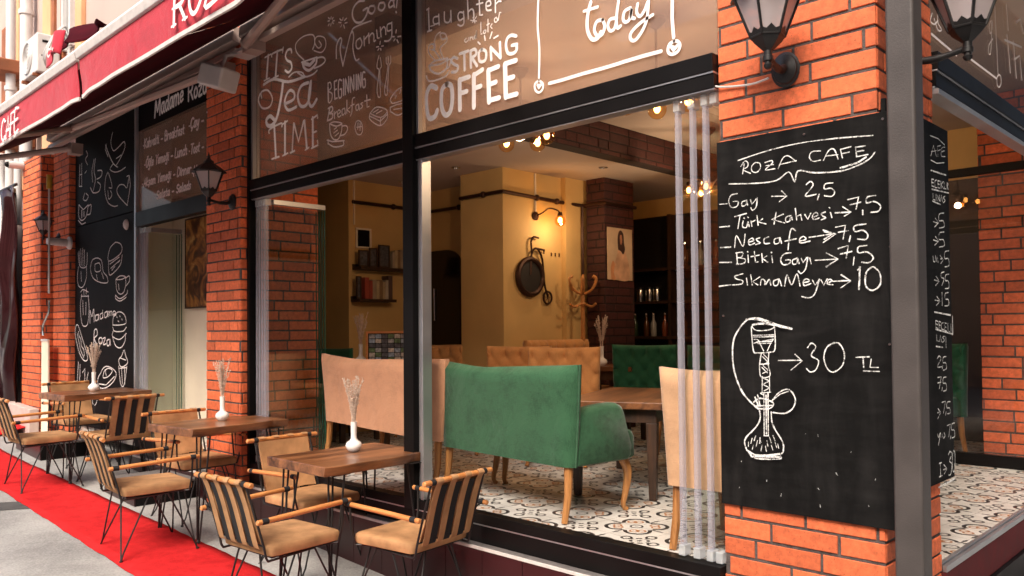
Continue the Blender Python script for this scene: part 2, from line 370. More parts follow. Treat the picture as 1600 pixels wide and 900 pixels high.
def dup(root, loc, rz, label, group=None, mats=None):
    def cp(o, par):
        c = o.copy(); COL.objects.link(c)
        if par is not None: c.parent = par
        if mats and o.type == 'MESH' and o.data.materials[0].name in mats:
            c.data = o.data.copy(); c.data.materials[0] = mats[o.data.materials[0].name]
        for ch in list(o.children): cp(ch, c)
        return c
    r = cp(root, None); r.location = loc; r.rotation_euler = (0, 0, rz); r['label'] = label
    WM[r] = Matrix.Translation(loc) @ Matrix.Rotation(rz, 4, 'Z')
    if group: r['group'] = group
    return r
def spline(pts, k=5):
    if len(pts) < 3: return pts
    out = []
    for i in range(len(pts)-1):
        p0, p1, p2, p3 = pts[max(i-1, 0)], pts[i], pts[i+1], pts[min(i+2, len(pts)-1)]
        for q in range(k):
            t = q/k
            out.append(tuple(.5*((2*b)+(-a+c)*t+(2*a-5*b+4*c-d)*t*t+(-a+3*b-3*c+d)*t**3) for a, b, c, d in zip(p0, p1, p2, p3)))
    out.append(pts[-1]); return out
def ribbon(mb, pts, w, place, dep, rough=0, smooth=True):
    """one pen stroke: a flat band of width w with rounded ends; place(u, v, d) puts it on its surface"""
    if smooth and len(pts) > 2: pts = spline(pts, 4)
    P = [Vector(p) for p in pts]
    Q = [P[0]]
    for p in P[1:]:
        if (p-Q[-1]).length > .0006: Q.append(p)
    P = Q
    if len(P) < 2: P = [P[0], P[0]+Vector((.002, 0))]
    d0 = (P[0]-P[1]).normalized(); d1 = (P[-1]-P[-2]).normalized()
    h = w/2
    P = [P[0]+d0*h, P[0]+d0*h*.6]+P+[P[-1]+d1*h*.6, P[-1]+d1*h]
    ws = [.35, .8]+[1]*(len(P)-4)+[.8, .35]
    L_, R_ = [], []
    for i, p in enumerate(P):
        a = (P[min(i+1, len(P)-1)]-P[max(i-1, 0)])
        a = a.normalized() if a.length > 0 else d1
        # mitre
        n = Vector((-a.y, a.x)); hh = h*ws[i]*(1+rough*rnd.uniform(-1, 1))
        L_.append(place(*(p+n*hh), dep)); R_.append(place(*(p-n*hh), dep))
    k = len(P)
    mb.add(L_+R_, [(i, i+1, k+i+1, k+i) for i in range(k-1)])
def strokes(mb, data, place, scale=1, rough=0, dep0=0.0):
    for i, st in enumerate(data):
        w = st[0]*scale/1000; c = st[1:]
        pts = [(c[j]/1000, c[j+1]/1000) for j in range(0, len(c), 2)]
        ribbon(mb, pts, w, place, dep0+.00012*i, rough, smooth=len(pts) > 3)
# single-stroke hand lettering: letters on a 1 high grid
GL = {
'A': (.62, '0,0 .3,1 .6,0;.12,.35 .5,.35'), 'B': (.55, '0,0 0,1 .35,.97 .42,.77 .3,.55 0,.53;.3,.55 .48,.4 .48,.15 .3,0 0,0'), 'C': (.6, '.55,.85 .35,1 .1,.85 0,.5 .1,.15 .35,0 .55,.15'),
'D': (.58, '0,0 0,1 .25,.98 .5,.75 .52,.3 .3,.02 0,0'), 'E': (.5, '.45,1 0,1 0,0 .48,0;0,.53 .38,.53'), 'F': (.48, '.46,1 0,1 0,0;0,.52 .36,.52'), 'H': (.58, '0,0 0,1;.5,0 .5,1;0,.5 .5,.5'),
'K': (.55, '0,0 0,1;.5,1 .04,.48 .52,0'), 'L': (.5, '0,1 0,0 .46,0'), 'M': (.8, '0,0 .08,1 .36,.25 .64,1 .72,0'), 'O': (.62, '.3,1 .06,.8 .02,.4 .15,.05 .35,0 .55,.3 .52,.75 .3,1'), 'Ö': (.62, '.3,1 .06,.8 .02,.4 .15,.05 .35,0 .55,.3 .52,.75 .3,1;.2,1.18 .22,1.18;.42,1.18 .44,1.18'),
'R': (.56, '0,0 0,1 .35,.98 .45,.76 .32,.52 0,.5;.22,.5 .52,0'), 'S': (.5, '.45,.85 .25,1 .04,.85 .06,.62 .4,.4 .45,.15 .22,0 0,.14'), 'T': (.58, '0,1 .56,1;.28,1 .28,0'), 'Y': (.55, '0,1 .27,.5 .54,1;.27,.5 .27,0'), 'Z': (.52, '.02,1 .5,1 0,0 .52,0'), 'Ç': (.6, '.55,.85 .35,1 .1,.85 0,.5 .1,.15 .35,0 .55,.15;.32,0 .36,-.14 .24,-.22'),
'a': (.48, '.38,.58 .14,.6 .02,.3 .12,.02 .3,.1 .38,.58;.38,.6 .38,.1 .48,0'), 'b': (.46, '0,1 0,.02 .26,.02 .4,.3 .28,.58 0,.45'), 'c': (.42, '.36,.5 .2,.6 .03,.35 .1,.05 .26,0 .4,.12'), 'd': (.48, '.38,.5 .14,.6 .02,.3 .12,.02 .3,.08 .38,.4;.4,1 .38,.1 .48,0'),
'e': (.44, '.04,.28 .34,.34 .3,.58 .1,.55 .02,.26 .12,.02 .38,.1'), 'f': (.34, '.34,.95 .2,1 .12,.8 .12,0;0,.58 .28,.58'), 'g': (.46, '.38,.55 .14,.6 .02,.32 .14,.06 .36,.2;.38,.6 .36,-.2 .18,-.36 .02,-.25'), 'ğ': (.46, '.38,.55 .14,.6 .02,.32 .14,.06 .36,.2;.38,.6 .36,-.2 .18,-.36 .02,-.25;.1,.82 .2,.76 .32,.82'),
'h': (.46, '0,1 0,0;0,.35 .2,.6 .36,.48 .36,.02 .46,0'), 'i': (.2, '.06,.6 .06,.05 .18,0;.07,.8 .08,.8'), 'k': (.44, '0,1 0,0;.34,.6 .02,.28 .4,0'), 'l': (.2, '.05,1 .05,.06 .18,0'), 'm': (.72, '0,.6 0,0;0,.4 .16,.6 .3,.48 .3,0;.3,.4 .46,.6 .6,.48 .6,.04 .7,0'), 'n': (.48, '0,.6 0,0;0,.38 .2,.6 .36,.48 .36,.04 .46,0'),
'o': (.44, '.2,.6 .04,.42 .06,.12 .2,0 .36,.16 .36,.44 .2,.6'), 'p': (.46, '0,.6 0,-.36;0,.42 .22,.6 .38,.36 .26,.04 0,.1'), 'r': (.36, '0,.6 0,0;0,.36 .16,.58 .32,.54'), 's': (.38, '.32,.5 .18,.6 .06,.48 .12,.34 .3,.24 .28,.06 .12,0 0,.1'), 'ş': (.38, '.32,.5 .18,.6 .06,.48 .12,.34 .3,.24 .28,.06 .12,0 0,.1;.16,0 .2,-.12 .1,-.2'), 't': (.34, '.14,.9 .12,.1 .3,.02;0,.6 .28,.6'), 'u': (.48, '0,.6 .02,.1 .18,0 .36,.2;.36,.6 .36,.06 .46,0'), 'v': (.42, '0,.6 .18,0 .38,.6'),
'y': (.44, '0,.6 .06,.2 .2,.14 .36,.3;.38,.6 .32,-.2 .16,-.36 .02,-.26'), 'z': (.4, '.02,.58 .36,.58 0,.02 .38,.02'), '-': (.5, '.06,.32 .4,.32'), '*': (.3, '.06,.32 .1,.32'), ' ': (.28, ''), "'": (.15, '.05,1 .03,.8'),
}
def write(mb, text, c, w, place, slant=0, dep0=0.0, serif=False):
    """text set between two baseline points and a cap-height point, all on the surface plane (mm)"""
    P0 = Vector((c[0], c[1]))/1000; P1 = Vector((c[2], c[3]))/1000; P2 = Vector((c[4], c[5]))/1000
    ex, ey = P1-P0, P2-P0
    tot = sum(GL[ch][0]+.1 for ch in text); x = 0; i = 0
    for ch in text:
        adv, st = GL[ch]
        for s in st.split(';'):
            if not s.strip(): continue
            pts = [tuple(float(v) for v in p.split(',')) for p in s.split()]
            pts = [P0+ex*((x+u+slant*v)/tot)+ey*v for u, v in pts]
            ribbon(mb, [tuple(p) for p in pts], w/1000, place, dep0+.00012*i, 0, smooth=len(pts) > 3); i += 1
            if serif and ch.isupper():
                for q in (pts[0], pts[-1]):
                    e = ex.normalized()*w/1000*1.1
                    ribbon(mb, [tuple(q-e), tuple(q+e)], w/1000*.5, place, dep0+.00012*i, 0); i += 1
        x += adv+.1
def on_front(y):
    return lambda u, v, d: (u, y-d, v)
def on_side(x):
    return lambda u, v, d: (x+d, u, v)
def bricks(mb, place, width, z0, z1, first, course=.083, bl=.287, j=.013, proud=.006):
    """courses of single bricks; place(u, v, w): along the wall, up, out of the wall"""
    k = math.floor((z0-.0555)/course)
    while .0555+k*course < z1-.01:
        b0 = max(z0, .0555+k*course+j/2); b1 = min(z1, .0555+(k+1)*course-j/2); k += 1
        if b1-b0 < .012: continue
        u = -rnd.choice((0, .5, .5, .25, .72))*bl*(1 if k % 2 else .6)+rnd.uniform(-.02, .02)
        while u < width-.012:
            a = max(u+j/2, .0015); e = min(u+bl-j/2, width-.0015)
            L = bl if rnd.random() > .12 else bl*.5
            e = min(u+L-j/2, width-.0015); u += L
            if e-a < .015: continue
            dz = rnd.uniform(-.0012, .0012); p = proud+rnd.uniform(-.0015, .0015); du = rnd.uniform(-.0015, .0015)
            q = .0025
            vs = [place(x, z+dz, w) for w, i_ in ((-.006, 0), (p-q, 0), (p, q)) for x, z in ((a+i_, b0+i_), (e-i_, b0+i_), (e-i_, b1-i_), (a+i_, b1-i_))]
            fs = []
            for r in (0, 4):
                for i in range(4): fs.append((r+i, r+(i+1) % 4, r+4+(i+1) % 4, r+4+i))
            fs.append((8, 9, 10, 11))
            mb.add(vs, fs)
def gz(x): return -.465-.047*(x+5.1)      # the street climbs to the left

# ---- lettering as pen strokes (width, then x, z pairs in millimetres on its own surface)
G = {}
G['board_front'] = [[3.78,-1748,1773,-1609,1794,-1468,1802,-1319,1796,-1179,1783],[3.36,-1720,1754,-1728,1712],[3.36,-1736,1745,-1717,1766,-1702,1755,-1706,1738,-1726,1729,-1691,1709],[3.36,-1668,1752,-1685,1738,-1683,1717,-1663,1709,-1646,1723,-1647,1745,-1668,1752],[3.36,-1624,1745,-1594,1749,-1592,1737,-1623,1714,-1579,1713],[3.36,-1619,1731,-1586,1731],[3.36,-1565,1711,-1543,1752,-1519,1757,-1488,1730],[3.36,-1555,1727,-1486,1732],[3.36,-1384,1756,-1419,1758,-1430,1739,-1416,1719,-1384,1719],[3.36,-1372,1716,-1350,1752,-1328,1753,-1313,1712],[3.36,-1363,1732,-1314,1730],[3.36,-1303,1749,-1296,1714],[3.36,-1303,1749,-1261,1753],[3.36,-1299,1731,-1268,1733],[3.36,-1244,1748,-1240,1710],[3.36,-1244,1748,-1207,1747],[3.36,-1243,1730,-1212,1730],[3.36,-1241,1710,-1197,1712],[4.2,-1792,1676,-1659,1662,-1573,1662,-1518,1690,-1493,1646,-1478,1689,-1408,1671,-1304,1663,-1237,1675,-1192,1694,-1171,1716],[5.04,-1304,1675,-1237,1686,-1204,1703],[4.2,-1839,1592,-1804,1591],[3.78,-1754,1629,-1783,1625,-1795,1602,-1784,1573,-1756,1574,-1750,1594,-1773,1597],[3.78,-1713,1594,-1732,1589,-1731,1572,-1713,1576,-1710,1596,-1705,1572],[3.78,-1692,1595,-1686,1574,-1664,1596],[3.78,-1660,1599,-1666,1561,-1683,1549,-1690,1560],[3.36,-1595,1598,-1531,1591],[3.36,-1550,1615,-1528,1591,-1562,1571],[3.78,-1444,1627,-1426,1638,-1416,1620,-1449,1582,-1404,1583],[3.78,-1391,1581,-1398,1560],[3.78,-1335,1620,-1365,1620,-1369,1600,-1343,1600,-1328,1583,-1340,1567,-1369,1573],[4.2,-1840,1491,-1793,1491],[3.78,-1767,1530,-1711,1538],[3.78,-1741,1533,-1752,1477],[3.78,-1727,1507,-1730,1483,-1712,1478,-1704,1503,-1699,1480],[3.78,-1723,1520,-1720,1517],[3.78,-1705,1522,-1702,1519],[3.78,-1690,1503,-1686,1480],[3.78,-1690,1497,-1671,1505],[3.78,-1662,1524,-1657,1482],[3.78,-1636,1507,-1656,1496,-1622,1484],[3.78,-1575,1528,-1585,1480],[3.78,-1544,1517,-1596,1501,-1538,1480],[3.78,-1514,1508,-1532,1502,-1532,1484,-1515,1487,-1511,1509,-1505,1489],[3.78,-1491,1535,-1486,1487],[3.78,-1487,1500,-1469,1508,-1464,1485],[3.78,-1451,1506,-1439,1485,-1426,1509],[3.78,-1420,1491,-1397,1497,-1403,1509,-1418,1501,-1415,1482,-1392,1486],[3.78,-1366,1507,-1383,1502,-1376,1491,-1365,1484,-1383,1477],[3.78,-1345,1503,-1340,1482],[3.78,-1350,1523,-1348,1521],[3.78,-1326,1499,-1265,1496],[3.78,-1296,1520,-1263,1495,-1290,1483],[3.78,-1276,1546,-1234,1551,-1244,1505],[3.78,-1266,1525,-1226,1530],[3.78,-1219,1498,-1219,1481],[3.78,-1170,1549,-1200,1547,-1204,1525,-1175,1527,-1152,1508,-1160,1488,-1189,1487],[4.2,-1836,1400,-1786,1399],[3.78,-1768,1394,-1758,1446,-1728,1397,-1717,1449],[3.78,-1703,1413,-1677,1418,-1685,1429,-1701,1420,-1697,1401,-1673,1407],[3.78,-1648,1428,-1665,1423,-1658,1413,-1647,1406,-1669,1400],[3.78,-1609,1428,-1629,1421,-1628,1402,-1605,1401],[3.78,-1562,1420,-1583,1416,-1582,1397,-1563,1400,-1559,1421,-1552,1396],[3.78,-1491,1443,-1506,1454,-1516,1430,-1524,1367],[3.78,-1537,1404,-1488,1410],[3.78,-1475,1399,-1447,1404,-1457,1417,-1473,1408,-1470,1391,-1430,1396],[4.2,-1433,1411,-1329,1417],[4.2,-1375,1435,-1325,1415,-1375,1386],[4.2,-1370,1428,-1337,1416,-1372,1398],[3.78,-1325,1442,-1286,1446,-1296,1393],[3.78,-1314,1421,-1275,1424],[3.78,-1267,1403,-1272,1381],[3.78,-1207,1443,-1250,1440,-1249,1418,-1219,1420,-1201,1402,-1208,1384,-1239,1388],[4.2,-1840,1335,-1783,1332],[3.78,-1757,1372,-1755,1325],[3.78,-1761,1371,-1728,1371,-1734,1352,-1752,1350],[3.78,-1752,1350,-1717,1341,-1725,1324,-1760,1322],[3.78,-1704,1358,-1702,1326],[3.78,-1706,1373,-1704,1371],[3.78,-1674,1371,-1669,1324,-1658,1326],[3.78,-1690,1350,-1652,1354],[3.78,-1640,1359,-1637,1322],[3.78,-1617,1348,-1636,1338,-1613,1321],[3.78,-1595,1347,-1592,1319],[3.78,-1597,1362,-1595,1360],[3.78,-1511,1354,-1540,1351,-1556,1330,-1545,1307,-1517,1311,-1515,1325,-1533,1325],[3.78,-1484,1330,-1504,1323,-1502,1306,-1486,1309,-1482,1329,-1476,1307],[3.78,-1467,1328,-1460,1310,-1444,1329],[3.78,-1439,1330,-1449,1285,-1468,1266,-1480,1277],[3.78,-1431,1327,-1426,1304],[4.2,-1408,1316,-1318,1315],[4.2,-1362,1342,-1316,1315,-1365,1287],[3.78,-1315,1356,-1275,1366,-1284,1316],[3.78,-1306,1334,-1262,1341],[3.78,-1253,1319,-1257,1288],[3.78,-1205,1360,-1236,1357,-1236,1334,-1204,1335,-1181,1313,-1195,1294,-1224,1296],[4.2,-1843,1230,-1787,1234],[3.78,-1728,1279,-1766,1270,-1756,1257,-1729,1249,-1736,1235,-1778,1233],[3.78,-1711,1259,-1707,1230],[3.78,-1691,1272,-1685,1229],[3.78,-1650,1261,-1683,1243,-1659,1228],[3.78,-1647,1227,-1642,1250,-1627,1245,-1626,1226,-1607,1248,-1600,1225],[3.78,-1564,1248,-1587,1241,-1585,1222,-1569,1225,-1563,1248,-1553,1220],[3.78,-1539,1218,-1528,1264,-1509,1221,-1486,1266,-1473,1215],[3.78,-1460,1228,-1434,1233,-1444,1243,-1458,1235,-1455,1216,-1428,1223],[3.78,-1420,1236,-1410,1215,-1392,1239],[3.78,-1392,1239,-1411,1183,-1434,1166,-1466,1172],[3.78,-1385,1235,-1374,1215,-1360,1238],[3.78,-1354,1223,-1341,1232,-1353,1236,-1360,1220,-1338,1214],[4.2,-1338,1228,-1270,1228],[4.2,-1304,1252,-1267,1226,-1306,1201],[4.2,-1239,1267,-1231,1281,-1236,1192],[4.2,-1188,1274,-1208,1254,-1210,1205,-1185,1186,-1156,1207,-1157,1251,-1180,1276,-1193,1269],[6.05,-1510,1041,-1557,1049,-1617,1068,-1666,1082,-1710,1080,-1755,1033,-1778,981,-1780,899,-1765,829,-1734,766,-1690,722,-1660,701],[3.85,-1516,1045,-1563,1056,-1617,1075,-1666,1088,-1716,1083],[3.3,-1689,1053,-1666,1061,-1611,1060,-1586,1051,-1611,1037,-1667,1035,-1689,1052],[3.3,-1686,1060,-1660,1066,-1607,1065],[3.85,-1691,1048,-1683,950,-1662,940,-1607,944,-1585,958,-1585,1047],[3.3,-1682,1014,-1591,1016],[3.3,-1682,1007,-1591,1009],[3.3,-1680,981,-1592,999],[3.3,-1680,997,-1661,995,-1648,972,-1636,949],[3.3,-1592,998,-1606,976,-1619,949],[3.3,-1667,986,-1596,990],[3.3,-1661,979,-1600,982],[3.85,-1646,940,-1654,892,-1650,841,-1609,845,-1616,893,-1612,942],[3.85,-1653,892,-1613,896],[2.75,-1641,925,-1620,902,-1639,888,-1618,868,-1642,854],[2.75,-1636,934,-1617,916],[2.75,-1644,879,-1620,857],[3.3,-1643,840,-1645,774],[3.3,-1611,841,-1611,778],[3.3,-1652,771,-1606,777],[3.3,-1638,834,-1614,823,-1638,808,-1614,795,-1636,781],[3.3,-1652,769,-1637,763],[3.85,-1637,770,-1638,594],[3.85,-1618,771,-1620,595],[3.85,-1639,593,-1619,594],[3.85,-1627,764,-1628,601],[4.95,-1684,731,-1653,749,-1596,734,-1611,709,-1666,706,-1687,723],[4.95,-1677,752,-1664,721],[4.95,-1665,762,-1655,719],[4.95,-1677,715,-1601,722],[4.4,-1604,737,-1568,778,-1526,792,-1499,756,-1510,716,-1546,693,-1597,693],[3.3,-1596,745,-1564,771,-1529,784],[4.95,-1657,696,-1655,662,-1675,626,-1718,582,-1728,553,-1712,518,-1680,508,-1571,522,-1553,547,-1559,579,-1588,622,-1602,654,-1605,694],[4.4,-1706,511,-1675,494,-1571,503,-1567,518],[4.4,-1698,500,-1572,511],[4.4,-1719,525,-1669,503,-1566,525],[2.75,-1693,577,-1699,555],[2.75,-1676,589,-1684,568],[2.75,-1668,570,-1675,544],[2.75,-1656,584,-1658,559],[2.75,-1647,553,-1653,528],[2.75,-1613,588,-1606,566],[2.75,-1598,598,-1589,577],[2.75,-1589,571,-1582,549],[2.75,-1625,573,-1621,551],[2.75,-1632,550,-1628,528],[2.75,-1606,557,-1599,538],[2.75,-1709,560,-1710,541],[2.75,-1687,550,-1692,531],[2.75,-1577,564,-1573,547],[3.3,-1568,910,-1472,913],[3.3,-1496,937,-1466,911,-1514,872],[3.85,-1442,965,-1426,983,-1408,967,-1428,933,-1398,913,-1410,876,-1433,867,-1448,880],[3.85,-1333,985,-1363,967,-1376,924,-1361,880,-1335,870,-1301,899,-1295,947,-1315,983,-1339,982],[3.3,-1250,929,-1199,932],[3.3,-1223,930,-1221,891],[3.3,-1192,923,-1197,892,-1166,892],[3.3,-1222,877,-1163,877]]
G['board_side'] = [[3,3730,1864,3833,1868,3921,1854],[3,3730,1759,3808,1756,3909,1773],[2.5,3731,1777,3770,1828,3803,1786],[2.5,3739,1796,3801,1810],[2.5,3820,1832,3825,1788],[2.5,3820,1832,3868,1843],[2.5,3823,1813,3860,1823],[2.5,3921,1844,3879,1833,3869,1798,3922,1802],[2.5,3874,1816,3912,1826],[4,3727,1714,3928,1719],[3,3732,1677,3734,1647],[3,3732,1677,3760,1679],[3,3731,1663,3756,1664],[3,3734,1647,3762,1648],[3,3796,1681,3774,1673,3773,1647,3798,1648],[3,3811,1680,3812,1650],[3,3811,1680,3836,1681],[3,3810,1666,3832,1666],[3,3812,1650,3838,1650],[3,3851,1683,3853,1652],[3,3884,1685,3854,1668,3886,1654],[3,3895,1684,3897,1655,3920,1657],[3,3933,1686,3935,1657],[3,3933,1686,3952,1681,3936,1672,3954,1657],[4,3729,1633,3953,1642],[3,3739,1615,3741,1590,3766,1590],[3,3778,1618,3780,1592],[3,3794,1591,3796,1617,3823,1592,3825,1618],[3,3838,1593,3851,1621,3867,1594],[3,3903,1622,3876,1612,3901,1603,3875,1590],[3.5,3730,1582,3833,1578],[3,3735,1494,3792,1493],[3,3761,1512,3803,1495,3751,1473],[3,3879,1545,3816,1534,3811,1506,3866,1509,3879,1485,3812,1473],[3,3730,1415,3787,1413],[3,3756,1432,3798,1415,3746,1394],[3,3874,1461,3811,1451,3805,1423,3860,1426,3874,1401,3807,1390],[3,3719,1347,3725,1324,3746,1325,3751,1349],[3,3760,1326,3772,1350,3785,1322],[3,3818,1339,3833,1340],[3,3812,1353,3855,1337,3817,1318],[3,3932,1381,3879,1373,3874,1344,3923,1346,3932,1317,3875,1307],[3,3727,1244,3783,1241],[3,3752,1260,3794,1241,3743,1221],[3,3859,1284,3822,1277,3820,1259,3857,1253,3826,1224],[3,3926,1277,3880,1271,3875,1247,3916,1246,3922,1217,3869,1211],[3,3728,1158,3785,1155],[3,3754,1174,3796,1155,3745,1135],[3,3824,1194,3824,1136],[3,3913,1195,3867,1189,3866,1166,3907,1164,3913,1140,3860,1135],[4.5,3718,1107,3933,1095],[3,3730,1071,3732,1041],[3,3730,1071,3758,1067],[3,3733,1056,3754,1053],[3,3732,1041,3760,1037],[3,3772,1067,3774,1038],[3,3772,1067,3797,1064],[3,3771,1052,3793,1050],[3,3830,1061,3804,1057,3803,1036,3832,1031],[3,3844,1061,3846,1028],[3,3844,1061,3870,1058],[3,3843,1045,3865,1041],[3,3846,1028,3872,1024],[3,3889,1059,3890,1025,3913,1022],[3,3930,1056,3932,1020],[4,3721,1034,3950,1011],[4,3955,1089,3954,1008],[3,3733,1011,3735,985,3760,982],[3,3771,982,3783,1008,3799,979],[3,3837,1002,3811,998,3836,986,3810,977],[3,3855,1000,3856,952],[3.5,3723,961,3809,955],[3,3735,909,3759,919,3782,906,3733,874,3790,872],[3,3804,876,3796,863],[3,3855,914,3813,911,3808,889,3846,886,3851,861,3809,856],[3,3730,828,3780,829,3750,780],[3,3732,805,3775,806],[3,3791,782,3783,769],[3,3849,825,3807,823,3802,801,3840,797,3845,770,3804,766],[3,3721,679,3751,681],[3,3728,696,3761,678,3722,655],[3,3780,719,3828,722,3798,673],[3,3832,675,3825,662],[3,3891,715,3849,714,3844,692,3882,687,3888,666,3846,665],[3,3715,590,3724,575,3752,592,3722,543],[3,3764,571,3772,585,3788,566],[3,3799,587,3812,573,3794,564],[3,3842,614,3885,617,3860,564],[3,3889,565,3881,553],[3,3942,617,3906,615,3901,591,3937,585,3942,558,3902,555],[3.5,3724,465,3757,465],[3.5,3737,463,3740,408],[3.5,3720,409,3761,410],[3.5,3776,431,3810,432],[3.5,3784,452,3824,430,3788,413],[3.5,3848,488,3870,500,3891,484,3861,459,3891,442,3874,401,3846,400],[3.5,3920,499,3901,476,3901,420,3918,405,3934,427,3937,483,3920,499],[6,3711,366,3930,374]]
